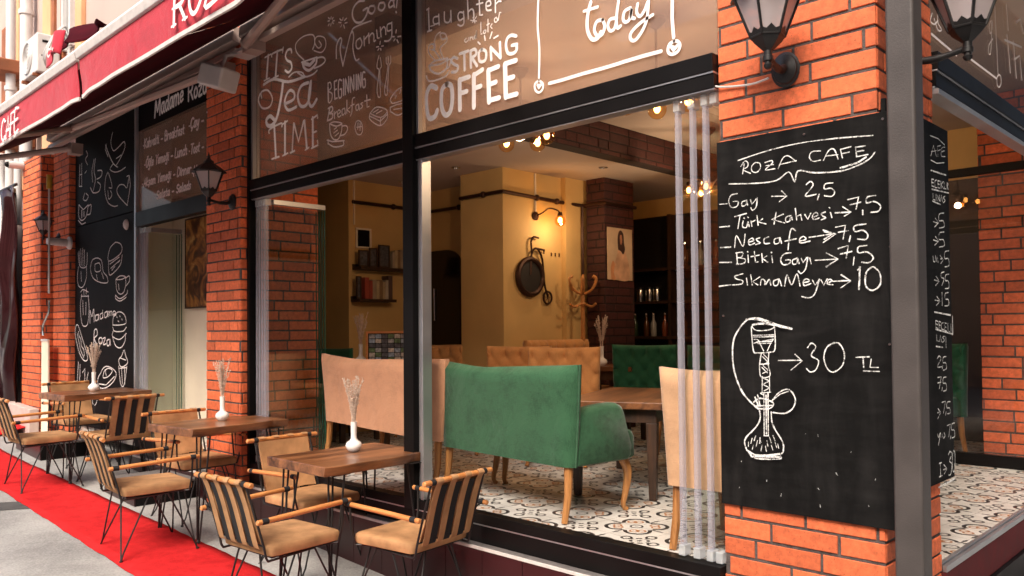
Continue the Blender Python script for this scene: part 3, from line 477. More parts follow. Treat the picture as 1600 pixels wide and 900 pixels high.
G['vinyl_left'] = [[15.68,-5834,3234,-5860,3057],[7.84,-5885,3230,-5790,3234],[7.84,-5898,3046,-5816,3050],[15.68,-5692,3229,-5720,3040],[9.8,-5778,3211,-5766,3231,-5619,3227,-5613,3203],[9.8,-5757,3034,-5680,3036],[7.84,-5601,3241,-5613,3203],[11.76,-5478,3170,-5489,3197,-5542,3201,-5569,3165,-5542,3124,-5490,3096,-5478,3048,-5525,3028,-5572,3054],[13.72,-5324,3057,-5302,3013,-5242,2978,-5187,2983,-5138,3004,-5127,3039],[17.64,-5302,3043,-5220,3013,-5160,3035],[7.84,-5336,3060,-5125,3048],[7.84,-5127,3042,-5048,3030,-5014,2998,-5064,2976,-5160,2974],[7.84,-5392,2995,-5286,2940,-5179,2934,-5123,2950],[6.86,-5302,3070,-5403,3151,-5414,3221,-5307,3248,-5175,3225,-5154,3160,-5181,3120],[5.88,-5165,3107,-5064,3068,-5006,3102,-5026,3166,-5121,3199,-5154,3166,-5106,3110,-5063,3120,-5095,3159],[9.8,-5962,2955,-5988,2904,-5924,2831,-5810,2820,-5767,2879,-5841,2958,-5943,2963,-5937,2917],[13.72,-5904,3016,-5742,3024,-5525,2955,-5292,2942],[6.86,-5292,2942,-5330,2983,-5438,3008,-5517,2991],[19.6,-5602,2972,-5639,2840,-5697,2714,-5774,2666,-5842,2679,-5861,2723,-5804,2744,-5743,2707],[14.7,-5573,2796,-5451,2804,-5439,2850,-5497,2884,-5555,2857,-5579,2797,-5526,2737,-5411,2739],[15.68,-5242,2886,-5336,2883,-5388,2821,-5354,2739,-5281,2722,-5226,2770,-5204,2886],[15.68,-5209,2885,-5237,2757,-5194,2698,-5129,2738],[15.68,-5737,2659,-5713,2402],[8.82,-5817,2611,-5805,2640,-5633,2656,-5621,2629],[8.82,-5774,2399,-5664,2401],[15.68,-5574,2654,-5575,2408],[7.84,-5604,2644,-5538,2657],[7.84,-5610,2399,-5533,2408],[9.8,-5446,2621,-5469,2413],[9.8,-5493,2404,-5435,2410],[13.72,-5440,2614,-5378,2470,-5304,2610],[14.7,-5293,2611,-5261,2403],[7.84,-5283,2392,-5233,2402],[14.7,-5178,2613,-5179,2404],[8.82,-5194,2604,-5114,2621,-5114,2598],[8.82,-5179,2501,-5130,2504],[8.82,-5195,2390,-5109,2399,-5115,2432],[9.8,-4527,3289,-4597,3302,-4656,3275,-4668,3223,-4628,3170,-4558,3153,-4504,3184,-4488,3227,-4539,3227],[8.82,-4413,3221,-4465,3231,-4479,3200,-4438,3175,-4407,3193,-4413,3221],[8.82,-4305,3211,-4353,3220,-4367,3189,-4327,3165,-4296,3182,-4305,3211],[8.82,-4202,3194,-4227,3205,-4253,3188,-4245,3162,-4211,3163],[8.82,-4176,3229,-4202,3184,-4194,3150],[7.84,-4160,3198,-4173,3142],[7.84,-4177,3114,-4173,3108],[7.84,-4866,2976,-4863,3064,-4823,3107,-4798,3089,-4818,3024,-4784,2903],[6.86,-4784,2903,-4740,3004,-4681,3115,-4653,3080,-4663,2999,-4630,2908,-4592,2905],[6.86,-4681,3108,-4652,3135,-4539,3135,-4448,3129],[6.86,-4575,3046,-4620,3036,-4620,2991,-4582,2976,-4554,3006,-4575,3046],[6.86,-4527,2981,-4531,3045],[6.86,-4529,3020,-4485,3041],[6.86,-4472,2984,-4476,3052],[6.86,-4474,3025,-4439,3043,-4417,3023,-4417,2983,-4399,2984],[6.86,-4386,3050,-4377,2992,-4359,2990],[6.86,-4337,2992,-4346,3058],[6.86,-4344,3031,-4311,3051,-4289,3032,-4285,2994],[6.86,-4224,3052,-4267,3053,-4267,3013,-4229,3008],[6.86,-4220,3056,-4221,2967,-4255,2944,-4298,2953],[5.88,-4969,3270,-4948,3266],[5.88,-4927,3288,-4933,3275],[5.88,-4907,3253,-4887,3251],[5.88,-4953,3244,-4964,3236],[5.88,-4928,3240,-4933,3225],[5.88,-4963,3293,-4948,3280],[5.88,-4902,3276,-4912,3268],[5.88,-4897,3232,-4912,3245],[5.88,-4832,3223,-4802,3212],[5.88,-4777,3242,-4782,3226],[5.88,-4753,3196,-4724,3193],[5.88,-4807,3184,-4792,3195],[5.88,-4758,3163,-4768,3186],[5.88,-4817,3244,-4797,3227],[5.88,-4733,3224,-4758,3217],[5.88,-4219,2961,-4191,2954],[5.88,-4170,2992,-4174,2975],[5.88,-4153,2944,-4124,2939],[5.88,-4195,2928,-4183,2936],[5.88,-4149,2904,-4162,2925],[5.88,-4386,2935,-4360,2931],[5.88,-4342,2961,-4346,2944],[5.88,-4329,2926,-4307,2923],[5.88,-4369,2909,-4356,2917],[5.88,-4334,2901,-4338,2912],[9.8,-4966,2788,-4962,2686],[5.88,-4966,2819,-4935,2818,-4925,2779,-4961,2761,-4915,2734,-4921,2690,-4962,2684,-4966,2822],[7.84,-4885,2810,-4880,2687],[7.84,-4885,2813,-4854,2815],[7.84,-4882,2753,-4860,2754],[7.84,-4880,2687,-4850,2689],[7.84,-4795,2801,-4825,2811,-4835,2745,-4825,2687,-4796,2689,-4795,2740,-4813,2741],[8.82,-4770,2804,-4769,2692],[8.82,-4747,2693,-4746,2805,-4708,2696,-4707,2807],[8.82,-4684,2696,-4683,2802,-4646,2699,-4645,2804],[8.82,-4616,2800,-4615,2698],[8.82,-4594,2699,-4593,2800,-4561,2700,-4560,2801],[7.84,-4514,2793,-4537,2799,-4544,2751,-4536,2698,-4510,2700,-4512,2747,-4528,2748],[7.84,-4941,2639,-4973,2552],[7.84,-4962,2636,-4916,2641,-4906,2611,-4957,2597],[7.84,-4957,2597,-4906,2587,-4916,2555,-4973,2551],[5.88,-4881,2549,-4886,2600],[5.88,-4883,2578,-4856,2594],[5.88,-4841,2570,-4806,2582,-4826,2600,-4846,2581,-4831,2550,-4801,2555],[5.88,-4757,2597,-4786,2592,-4782,2554,-4752,2566,-4755,2600,-4743,2553],[5.88,-4727,2647,-4728,2558],[5.88,-4692,2590,-4725,2580,-4694,2557],[5.88,-4632,2647,-4660,2639,-4666,2557,-4685,2530],[5.88,-4680,2599,-4641,2602],[5.88,-4590,2592,-4618,2586,-4613,2555,-4590,2559,-4587,2594,-4576,2551],[5.88,-4539,2592,-4562,2589,-4539,2570,-4562,2556],[5.88,-4492,2634,-4488,2550,-4466,2553],[5.88,-4515,2598,-4452,2596],[4.9,-4351,2868,-4369,2832,-4374,2793,-4352,2772,-4362,2710,-4375,2647,-4362,2596,-4340,2594,-4340,2653,-4343,2770,-4326,2789,-4338,2851],[4.9,-4273,2836,-4273,2799,-4256,2779,-4274,2691,-4292,2629,-4284,2593,-4262,2591,-4257,2648,-4244,2773,-4226,2788,-4226,2835],[4.9,-4252,2837,-4250,2793],[5.88,-4942,2522,-4932,2449,-4892,2403,-4832,2395,-4792,2442,-4787,2497],[5.88,-4942,2522,-4881,2525,-4787,2497,-4856,2490,-4942,2522],[5.88,-4787,2477,-4733,2470,-4719,2442,-4753,2415,-4812,2414],[5.88,-4974,2411,-4907,2388,-4758,2371],[5.88,-4963,2386,-4882,2347,-4773,2340,-4768,2365],[5.88,-4958,2411,-4963,2383],[4.9,-4882,2472,-4851,2480],[4.9,-4887,2447,-4842,2459],[4.9,-4872,2422,-4827,2436],[4.9,-4614,2476,-4628,2440,-4605,2392,-4563,2379,-4540,2402,-4549,2453,-4586,2479,-4614,2476],[4.9,-4591,2463,-4596,2420],[4.9,-4567,2456,-4568,2408],[4.9,-4605,2436,-4549,2431],[4.9,-4452,2502,-4376,2530,-4263,2484,-4333,2452,-4452,2502],[4.9,-4452,2502,-4453,2462,-4342,2399,-4263,2431,-4263,2484],[4.9,-4453,2483,-4337,2427,-4263,2458],[4.9,-4333,2452,-4338,2400],[4.9,-4416,2500,-4359,2510],[4.9,-4381,2486,-4319,2495],[4.9,-4207,2520,-4228,2550,-4169,2590,-4106,2602,-4065,2593,-4057,2566],[4.9,-4199,2518,-4128,2517,-4066,2517],[4.9,-4229,2498,-4170,2502,-4062,2496],[4.9,-4225,2471,-4149,2431,-4071,2446,-4058,2477],[4.9,-4229,2498,-4225,2468],[4.9,-4173,2545,-4165,2560],[4.9,-4127,2568,-4115,2589],[4.9,-4086,2570,-4082,2589],[4.9,-4191,2477,-4107,2468]]
G['vinyl_right'] = [[7.2,-3855,3046,-3849,2906],[7.2,-3871,3042,-3852,3044],[7.2,-3864,2903,-3826,2902],[6.4,-3757,2968,-3798,2975,-3810,2958,-3799,2932,-3761,2927],[6.4,-3757,2980,-3753,2915],[6.4,-3704,2980,-3701,2923,-3664,2906,-3646,2927],[6.4,-3645,2971,-3642,2902],[6.4,-3534,2928,-3566,2939,-3581,2919,-3567,2891,-3538,2893],[6.4,-3531,2934,-3528,2866,-3553,2854,-3581,2869],[6.4,-3495,3002,-3489,2879],[6.4,-3491,2918,-3464,2929,-3444,2914,-3441,2875],[6.4,-3395,2984,-3390,2873,-3369,2869],[6.4,-3416,2943,-3365,2938],[6.4,-3332,2908,-3299,2907,-3305,2932,-3335,2929,-3332,2887,-3296,2876],[6.4,-3260,2853,-3260,2921],[6.4,-3260,2898,-3234,2909,-3215,2903],[4,-3795,2924,-3833,2927],[4,-3452,2847,-3417,2873],[4,-3469,2864,-3417,2845],[4,-3448,2875,-3431,2839],[4,-3508,2768,-3522,2759,-3512,2745,-3491,2751,-3487,2767],[4,-3473,2745,-3473,2766],[4,-3470,2758,-3456,2764,-3449,2745],[4,-3425,2765,-3439,2757,-3425,2744,-3418,2791,-3422,2745],[4,-3381,2770,-3380,2828],[4,-3381,2760,-3371,2758],[4,-3347,2775,-3361,2764,-3347,2754,-3337,2767,-3347,2775],[4,-3320,2828,-3321,2756],[4,-3330,2798,-3307,2801],[4,-3287,2793,-3301,2783,-3288,2768],[4,-3251,2822,-3267,2815,-3261,2795,-3242,2801,-3251,2822],[4,-3235,2800,-3225,2843,-3215,2838],[8,-3847,2681,-3828,2649,-3760,2614,-3685,2631,-3674,2682],[6.4,-3847,2684,-3797,2700,-3722,2693,-3670,2688,-3722,2670,-3797,2676,-3847,2684],[6.4,-3875,2627,-3852,2590,-3779,2579,-3693,2584,-3660,2610],[5.6,-3670,2676,-3648,2676,-3656,2636,-3693,2625],[5.6,-3793,2706,-3850,2769,-3842,2811,-3789,2801,-3797,2771,-3827,2781],[5.6,-3744,2706,-3800,2782,-3781,2851,-3739,2865],[5.6,-3713,2698,-3740,2766,-3680,2794,-3691,2840,-3739,2855,-3724,2817,-3691,2815],[11.2,-3583,2665,-3619,2681,-3638,2661,-3609,2635,-3580,2618,-3591,2590,-3635,2595],[12,-3562,2688,-3488,2687],[12,-3523,2686,-3520,2583],[12,-3467,2682,-3465,2584],[12,-3467,2682,-3429,2682,-3419,2651,-3464,2638],[12,-3454,2636,-3413,2581],[12,-3372,2667,-3395,2654,-3393,2609,-3366,2594,-3339,2603,-3338,2647,-3372,2667],[12,-3293,2588,-3297,2660],[12,-3295,2657,-3218,2581],[12,-3218,2581,-3222,2668],[12,-3094,2672,-3131,2686,-3163,2676,-3173,2636,-3158,2593,-3120,2582,-3092,2593,-3092,2622],[12,-3126,2628,-3089,2625],[6.4,-3385,2701,-3402,2717],[6.4,-3341,2713,-3347,2740],[6.4,-3301,2714,-3285,2744],[6.4,-3269,2706,-3236,2711],[20.8,-3776,2529,-3829,2553,-3868,2511,-3869,2424,-3846,2357,-3793,2357,-3770,2389],[20.8,-3679,2532,-3724,2505,-3728,2408,-3696,2348,-3648,2361,-3629,2437,-3639,2511,-3679,2532],[20.8,-3563,2531,-3562,2356],[17.6,-3563,2531,-3479,2531],[17.6,-3561,2451,-3501,2450],[20.8,-3438,2533,-3440,2346],[17.6,-3438,2531,-3366,2547],[17.6,-3439,2454,-3381,2455],[20.8,-3316,2531,-3312,2350],[17.6,-3316,2531,-3235,2535],[17.6,-3314,2448,-3255,2451],[17.6,-3309,2357,-3230,2356],[20.8,-3180,2534,-3176,2350],[17.6,-3177,2537,-3096,2536],[17.6,-3175,2449,-3116,2449],[17.6,-3173,2349,-3092,2348],[8.8,-2921,2844,-2929,2683,-2918,2561,-2923,2401],[8,-2923,2386,-2953,2373,-2950,2340,-2924,2321,-2898,2333,-2895,2362,-2923,2386],[9.6,-2933,2364,-2924,2345,-2909,2359],[8,-2918,2361,-2927,2350],[11.2,-2849,2354,-2762,2352,-2626,2353,-2459,2351,-2325,2353,-2219,2353,-2144,2351],[11.2,-2077,2594,-2080,2491,-2073,2399],[9.6,-2071,2380,-2097,2372,-2105,2341,-2085,2322,-2052,2327,-2039,2353,-2052,2375,-2071,2380],[10.4,-2087,2360,-2074,2336,-2056,2354],[9.6,-2074,2353,-2074,2343],[9.6,-2606,2672,-2518,2669],[12.8,-2561,2706,-2583,2641,-2584,2569,-2556,2515,-2520,2511,-2499,2536],[11.2,-2487,2594,-2524,2596,-2540,2557,-2520,2522,-2489,2524,-2474,2560,-2487,2594],[10.4,-2406,2581,-2441,2583,-2454,2554,-2439,2526,-2412,2533,-2399,2579],[10.4,-2383,2674,-2401,2580,-2395,2529,-2377,2534],[10.4,-2316,2606,-2350,2599,-2360,2563,-2346,2545,-2322,2552,-2307,2603,-2312,2561,-2293,2548],[10.4,-2273,2613,-2279,2575,-2260,2549,-2232,2572,-2215,2606],[10.4,-2208,2623,-2219,2530,-2245,2479,-2288,2441,-2316,2453,-2311,2486,-2251,2519,-2187,2536]]
G['vinyl_side'] = [[5.4,3915,2455,3887,2414,3938,2411,3991,2442],[5.4,3993,2477,3991,2433,4042,2413,3988,2399,3939,2437],[8.4,3896,2357,4259,2346],[8.4,4489,2382,4964,2386],[5.4,4958,2813,4972,2665,4996,2421],[6,5011,2418,4972,2391,4976,2356,5013,2349,5053,2378,5048,2416,5011,2418],[4.8,4875,2679,4840,2640,4859,2605,4898,2645,4894,2684,4877,2560,4850,2492,4815,2495,4833,2539,4907,2588],[9.6,5202,2683,5233,2585,5257,2485],[9.6,5195,2881,5229,2721],[9.6,5152,2644,5527,2694],[9.6,5339,2680,5388,2482],[9.6,5355,2582,5478,2632,5518,2499],[9.6,5458,2890,5580,2790],[9.6,5409,2811,5566,2887]]
G['doodles'] = [[4.5,-9163,3209,-9216,3110,-9140,3005,-8977,3024,-8837,3053,-8817,2983,-8955,2884,-9057,2838],[5.25,-9374,3105,-9266,2978,-9139,2866,-9016,2809],[5.25,-9352,3109,-9378,3058,-9300,2968],[4.5,-9139,2866,-9239,2819,-9097,2768,-8934,2760,-8796,2777],[4.5,-9057,2907,-8915,2923],[4.5,-9299,2796,-9367,2743,-9391,2606,-9304,2470,-9136,2405,-9013,2398],[4.5,-9281,2786,-9200,2674,-9179,2610,-9263,2621],[4.5,-9297,2594,-9271,2497,-9178,2533,-9221,2584],[4.5,-8742,2368,-8973,2492,-9034,2568,-8953,2611,-8834,2595,-8755,2555,-8705,2638,-8690,2673,-8756,2674],[4.5,-8690,2673,-8658,2572,-8742,2368],[5.25,-10199,3008,-10221,2760],[5.25,-10136,3015,-10133,2749],[5.25,-10198,2891,-10125,2889],[5.25,-10221,2760,-10124,2748],[4.5,-9984,3140,-9937,3083,-10007,3045,-9935,2969],[4.5,-9972,2908,-10029,2884],[6,-9727,3002,-9795,2883,-9771,2750],[6,-9682,3003,-9726,2873,-9680,2770,-9747,2650],[6,-9613,2857,-9480,2838,-9502,2778,-9635,2764],[6,-9839,2695,-9747,2626,-9567,2620,-9523,2686,-9612,2729],[6,-10027,2653,-10074,2593,-9978,2565,-9908,2606,-9979,2647],[6,-10219,2543,-10227,2410,-10119,2350,-9976,2384,-9907,2508],[6,-10219,2543,-10072,2469,-9907,2508],[6,-10241,2362,-10119,2303,-9995,2313],[6,-9907,2491,-9814,2497,-9836,2402,-9939,2397],[9,-10121,2466,-10120,2383],[9,-10048,2441,-10048,2392],[4.5,-10222,2004,-10185,1833],[4.5,-10166,2024,-10136,1830],[4.5,-10096,2029,-10080,1815],[4.5,-10040,2003,-10024,1812],[4.5,-10251,1982,-10185,1821,-9969,1808,-9944,1960],[4.5,-10234,1817,-10276,1694,-10218,1590,-10077,1579,-9968,1678,-9969,1806],[4.5,-10149,1759,-10134,1639],[4.5,-9808,1834,-9834,1765,-9753,1667,-9544,1606,-9305,1591,-9318,1657,-9431,1719,-9482,1836,-9611,1879,-9755,1872,-9808,1834],[4.5,-9688,1815,-9675,1733,-9513,1735,-9546,1817,-9688,1815],[4.5,-9481,1711,-9418,1639],[4.5,-9642,1696,-9609,1637],[4.5,-9067,2012,-9235,1954,-9270,1822,-8960,1868,-8879,1927,-8937,1986,-9067,2012],[4.5,-9270,1818,-9257,1687,-9172,1674,-8935,1757,-8878,1862],[4.5,-9233,1786,-8959,1846],[4.5,-9202,1740,-8936,1811],[4.5,-9172,1716,-9082,1755],[4.5,-9041,1785,-8959,1798],[4.5,-9052,1610,-9027,1499,-8933,1452,-8830,1470,-8774,1553,-8785,1629],[4.5,-9052,1614,-8935,1644,-8785,1629,-8877,1606,-9052,1610],[4.5,-8774,1614,-8684,1631,-8673,1581,-8762,1532],[4.5,-9062,1445,-8933,1404,-8750,1445,-8728,1483],[4.5,-9050,1445,-9062,1412,-8933,1378,-8761,1413],[4.5,-8981,1563,-8957,1496],[4.5,-10111,1494,-10159,1352,-10107,1160,-10003,1121,-9908,1158,-9869,1322,-9898,1475],[4.5,-10132,1471,-9884,1463],[4.5,-10146,1520,-10077,1545,-9994,1533,-9898,1510],[4.5,-10049,1544,-10035,1480],[4.5,-9953,1555,-9966,1489],[4.5,-10075,1422,-10060,1255],[4.5,-9965,1395,-9977,1253],[6.3,-9834,1157,-9836,1302,-9775,1226,-9716,1313,-9702,1170],[6.3,-9579,1246,-9657,1236,-9656,1183,-9579,1196,-9566,1255,-9553,1186],[6.3,-9452,1262,-9515,1245,-9502,1199,-9439,1216,-9440,1298,-9426,1207],[6.3,-9303,1277,-9377,1260,-9364,1211,-9302,1228,-9290,1281,-9278,1218],[5.4,-9253,1222,-9254,1276,-9217,1257,-9217,1226,-9217,1266,-9169,1274,-9162,1230],[5.4,-9132,1242,-9049,1250,-9085,1277,-9132,1260,-9108,1224,-9037,1236],[7.2,-9706,888,-9694,1063,-9616,1081,-9603,1022,-9694,980,-9589,903],[7.2,-9500,994,-9551,972,-9525,926,-9449,936,-9450,981,-9500,994],[6.3,-9424,981,-9350,990,-9411,918,-9324,927],[6.3,-9239,973,-9300,959,-9287,905,-9226,919,-9215,977,-9202,911],[4.5,-9131,1127,-9108,1215,-8961,1265,-8805,1232,-8760,1145,-8931,1126,-9131,1127],[4.5,-9131,1105,-9077,1061,-8844,1060,-8748,1102],[4.5,-9119,1061,-9136,1006,-8930,974,-8748,1038],[4.5,-9130,995,-9046,907,-8900,887,-8787,953,-8770,1017],[4.5,-9019,1214,-9001,1205],[4.5,-8932,1223,-8920,1212],[4.5,-8874,1190,-8862,1179],[4.5,-8978,1170,-8954,1161],[4.5,-10284,1138,-10326,1042,-10209,850,-10068,745,-9944,726,-9904,783,-10071,970,-10212,1125,-10284,1138],[4.5,-10212,1065,-10183,1006,-10126,970,-10111,898,-10028,852,-10013,781],[4.5,-10254,1042,-10139,850,-10027,757],[4.5,-10208,706,-10221,610,-10247,465],[4.5,-10151,683,-10150,588,-10177,456],[4.5,-10066,591,-9984,640,-9996,475],[4.5,-9875,597,-9928,501,-9847,469],[4.5,-9471,609,-9566,538,-9533,448,-9345,445,-9132,510,-9020,602,-9104,654,-9285,682,-9409,656,-9471,609],[4.5,-9378,624,-9408,555,-9254,572,-9133,638,-9255,661,-9378,624],[4.5,-9534,482,-9314,480,-9073,578],[4.5,-9347,647,-9315,581],[4.5,-8814,862,-8871,801,-8951,756,-8905,692,-8802,695,-8701,740,-8757,803,-8792,862],[4.5,-8951,691,-8892,507,-8800,502,-8723,697],[4.5,-8928,670,-8723,684],[4.5,-8870,672,-8846,509],[4.5,-8790,674,-8778,512],[4.5,-8905,779,-8757,760],[3.6,-9713,325,-9739,273,-9673,236,-9596,281,-9596,327]]
FT = [['sign_head', 'Madame', [-8039, 3158, -7367, 3189, -8040, 3316], 8, 0.1], ['sign_head', 'Roza', [-7276, 3166, -6877, 3164, -7285, 3320], 8, 0.1], ['sign_menu', '*Kahvalti - Breakfast', [-8343, 2898, -7360, 2879, -8351, 2986], 5, 0.2], ['sign_menu', '*Çay - Tea', [-7281, 2902, -6742, 2893, -7281, 2994], 5, 0.2], ['sign_menu', '*Öğle Yemeği - Lunch', [-8306, 2698, -7299, 2680, -8306, 2784], 5, 0.2], ['sign_menu', '*Tost - Toast', [-7275, 2672, -6675, 2652, -7275, 2757], 5, 0.2], ['sign_menu', '*Akşam Yemeği - Dinner', [-8359, 2512, -7209, 2497, -8359, 2591], 5, 0.2], ['sign_menu', '*Hamburger', [-7209, 2460, -6675, 2460, -7209, 2545], 5, 0.2], ['sign_menu', '*Salata - Salads', [-8039, 2349, -7215, 2351, -8040, 2421], 5, 0.2]]
AWT1 = [('ROZA', [-3982, 2569, -3304, 2567, -3982, 2742], 24)]
AWT2 = [('CAFE', [-7131, 2518, -6652, 2531, -7134, 2677], 20)]
# ------------------------------------------------------------------ the ground
def setting(o, kind='structure'): o['kind'] = kind; return o
mb = MB(); nx, ny = 60, 30
vs = [(-60+80*i/nx, -20+60*j/ny, gz(-60+80*i/nx)) for j in range(ny+1) for i in range(nx+1)]
mb.add(vs, [(j*(nx+1)+i, j*(nx+1)+i+1, (j+1)*(nx+1)+i+1, (j+1)*(nx+1)+i) for j in range(ny) for i in range(nx)])
m, t, b = nodes('pavement concrete')
tc = t.nodes.new('ShaderNodeTexCoord'); n1 = t.nodes.new('ShaderNodeTexNoise'); n1.inputs['Scale'].default_value = 1.3; n1.inputs['Detail'].default_value = 9; n1.inputs['Roughness'].default_value = .7
n2 = t.nodes.new('ShaderNodeTexNoise'); n2.inputs['Scale'].default_value = 70; n2.inputs['Detail'].default_value = 4
t.links.new(tc.outputs['Object'], n1.inputs['Vector']); t.links.new(tc.outputs['Object'], n2.inputs['Vector'])
ad = t.nodes.new('ShaderNodeMath'); ad.operation = 'MULTIPLY_ADD'; ad.inputs[1].default_value = .5; t.links.new(n2.outputs['Fac'], ad.inputs[0]); t.links.new(n1.outputs['Fac'], ad.inputs[2])
rp = t.nodes.new('ShaderNodeValToRGB'); rp.color_ramp.elements[0].position = .52; rp.color_ramp.elements[1].position = .98
rp.color_ramp.elements[0].color = (.19, .185, .178, 1); rp.color_ramp.elements[1].color = (.46, .45, .43, 1)
t.links.new(ad.outputs[0], rp.inputs[0]); t.links.new(rp.outputs[0], b.inputs['Base Color']); b.inputs['Roughness'].default_value = .85
bp = t.nodes.new('ShaderNodeBump'); bp.inputs['Strength'].default_value = .4; bp.inputs['Distance'].default_value = .006
t.links.new(n2.outputs['Fac'], bp.inputs['Height']); t.links.new(bp.outputs[0], b.inputs['Normal'])
M['pave'] = m
setting(mb.build('pavement', 'pave', smooth=0))
# a darker grey band across the pavement
mb = MB()
mb.add([(x, y, gz(x)+.004) for x, y in ((-7.95, 1.35), (-7.6, 1.35), (-7.33, 1.96), (-7.62, 1.96))], [(0, 1, 2, 3)])
setting(mb.build('drain_strip', pm('dark drain strip', (.075, .072, .07), .8, bump=.3), smooth=0))

# ------------------------------------------------------------------ patterned tile floor of the cafe
def tilemat():
    m, t, b = nodes('patterned cement tile')
    N = t.nodes; Lk = t.links
    tc = N.new('ShaderNodeTexCoord'); mp = N.new('ShaderNodeMapping'); mp.vector_type = 'POINT'
    P_ = .415
    mp.inputs['Rotation'].default_value = (0, 0, math.radians(6.5)); mp.inputs['Scale'].default_value = (1/P_, 1/P_, 1)
    Lk.new(tc.outputs['Object'], mp.inputs[0])
    off = N.new('ShaderNodeVectorMath'); off.operation = 'ADD'; Lk.new(mp.outputs[0], off.inputs[0])
    ca, sa = math.cos(math.radians(6.5)), math.sin(math.radians(6.5))
    x0, y0 = -2.976/P_, 3.59/P_
    off.inputs[1].default_value = (.5-(ca*x0-sa*y0), .5-(sa*x0+ca*y0), 0)
    fr = N.new('ShaderNodeVectorMath'); fr.operation = 'FRACTION'; Lk.new(off.outputs[0], fr.inputs[0])
    sx = N.new('ShaderNodeSeparateXYZ'); Lk.new(fr.outputs[0], sx.inputs[0])
    def mt(op, a, c=None, d=None):
        q = N.new('ShaderNodeMath'); q.operation = op
        for i, v in enumerate((a, c, d)):
            if v is None: continue
            if isinstance(v, (int, float)): q.inputs[i].default_value = v
            else: Lk.new(v, q.inputs[i])
        return q.outputs[0]
    X = mt('SUBTRACT', sx.outputs[0], .5); Y = mt('SUBTRACT', sx.outputs[1], .5)
    aX, aY = mt('ABSOLUTE', X), mt('ABSOLUTE', Y)
    def dist(cx, cy, kx=1, ky=1):
        dx = mt('MULTIPLY', mt('SUBTRACT', aX, cx), kx); dy = mt('MULTIPLY', mt('SUBTRACT', aY, cy), ky)
        return mt('SQRT', mt('ADD', mt('MULTIPLY', dx, dx), mt('MULTIPLY', dy, dy)))
    def band(d, r, w): return mt('LESS_THAN', mt('ABSOLUTE', mt('SUBTRACT', d, r)), w)
    def disc(d, r): return mt('LESS_THAN', d, r)
    # four-lobed clover outline: circle in each quadrant, outer arc only
    dq = dist(.165, .165)
    outer = mt('GREATER_THAN', mt('ADD', aX, aY), .27)
    lobe = mt('MULTIPLY', band(dq, .155, .025), mt('MAXIMUM', outer, 0))
    ring = band(dist(0, 0), .075, .012)
    stem = mt('MULTIPLY', mt('LESS_THAN', mt('MINIMUM', aX, aY), .014), mt('MULTIPLY', mt('GREATER_THAN', mt('MAXIMUM', aX, aY), .24), mt('LESS_THAN', mt('MAXIMUM', aX, aY), .44)))
    bud = mt('MAXIMUM', disc(dist(.37, 0, 1, 1.5), .035), disc(dist(0, .37, 1.5, 1), .035))
    corner = mt('MAXIMUM', disc(dist(.5, .36, 1.7, 1), .04), disc(dist(.36, .5, 1, 1.7), .04))
    corner = mt('MAXIMUM', corner, disc(dist(.5, .5, 1, 1), .03))
    arr = mt('MAXIMUM', band(dist(.5, .29), .06, .016), band(dist(.29, .5), .06, .016))
    curl = mt('MAXIMUM', disc(dist(.415, .44), .022), disc(dist(.44, .415), .022))
    blackf = mt('MAXIMUM', mt('MAXIMUM', mt('MAXIMUM', lobe, ring), mt('MAXIMUM', stem, bud)), mt('MAXIMUM', mt('MAXIMUM', corner, curl), arr))
    # ochre scrolls inside each lobe
    dl = dist(.165, .165)
    och = mt('MULTIPLY', band(dist(.135, .195), .055, .013), mt('GREATER_THAN', mt('SUBTRACT', aY, aX), -.02))
    och2 = mt('MULTIPLY', band(dist(.205, .135), .05, .013), mt('GREATER_THAN', mt('SUBTRACT', aX, aY), -.02))
    och = mt('MAXIMUM', mt('MAXIMUM', och, och2), disc(dist(.16, .16), .026))
    # joints
    jt = mt('MAXIMUM', mt('LESS_THAN', mt('MINIMUM', aX, aY), .003), mt('GREATER_THAN', mt('MAXIMUM', aX, aY), .497))
    ns = N.new('ShaderNodeTexNoise'); ns.inputs['Scale'].default_value = 6; ns.inputs['Detail'].default_value = 7
    Lk.new(tc.outputs['Object'], ns.inputs['Vector'])
    base = N.new('ShaderNodeValToRGB'); base.color_ramp.elements[0].color = (.47, .45, .41, 1); base.color_ramp.elements[1].color = (.66, .635, .59, 1)
    base.color_ramp.elements[0].position = .3; base.color_ramp.elements[1].position = .7
    Lk.new(ns.outputs['Fac'], base.inputs[0])
    cur = base.outputs[0]
    for fac, c in ((och, (.36, .15, .05)), (blackf, (.022, .02, .02)), (jt, (.22, .2, .18))):
        mx = N.new('ShaderNodeMix'); mx.data_type = 'RGBA'; mx.inputs[7].default_value = (*c, 1)
        Lk.new(fac, mx.inputs[0]); Lk.new(cur, mx.inputs[6]); cur = mx.outputs[2]
    Lk.new(cur, b.inputs['Base Color']); b.inputs['Roughness'].default_value = .38
    return m
M['tile'] = tilemat()
mb = MB(); mb.prism([(-12.6, 3.24), (-1.19, 3.24), (-1.19, 8.3), (-12.6, 8.3)], -.12, -.003, lambda u, v, w: (u, v, w))
setting(mb.build('floor', 'tile', smooth=0))

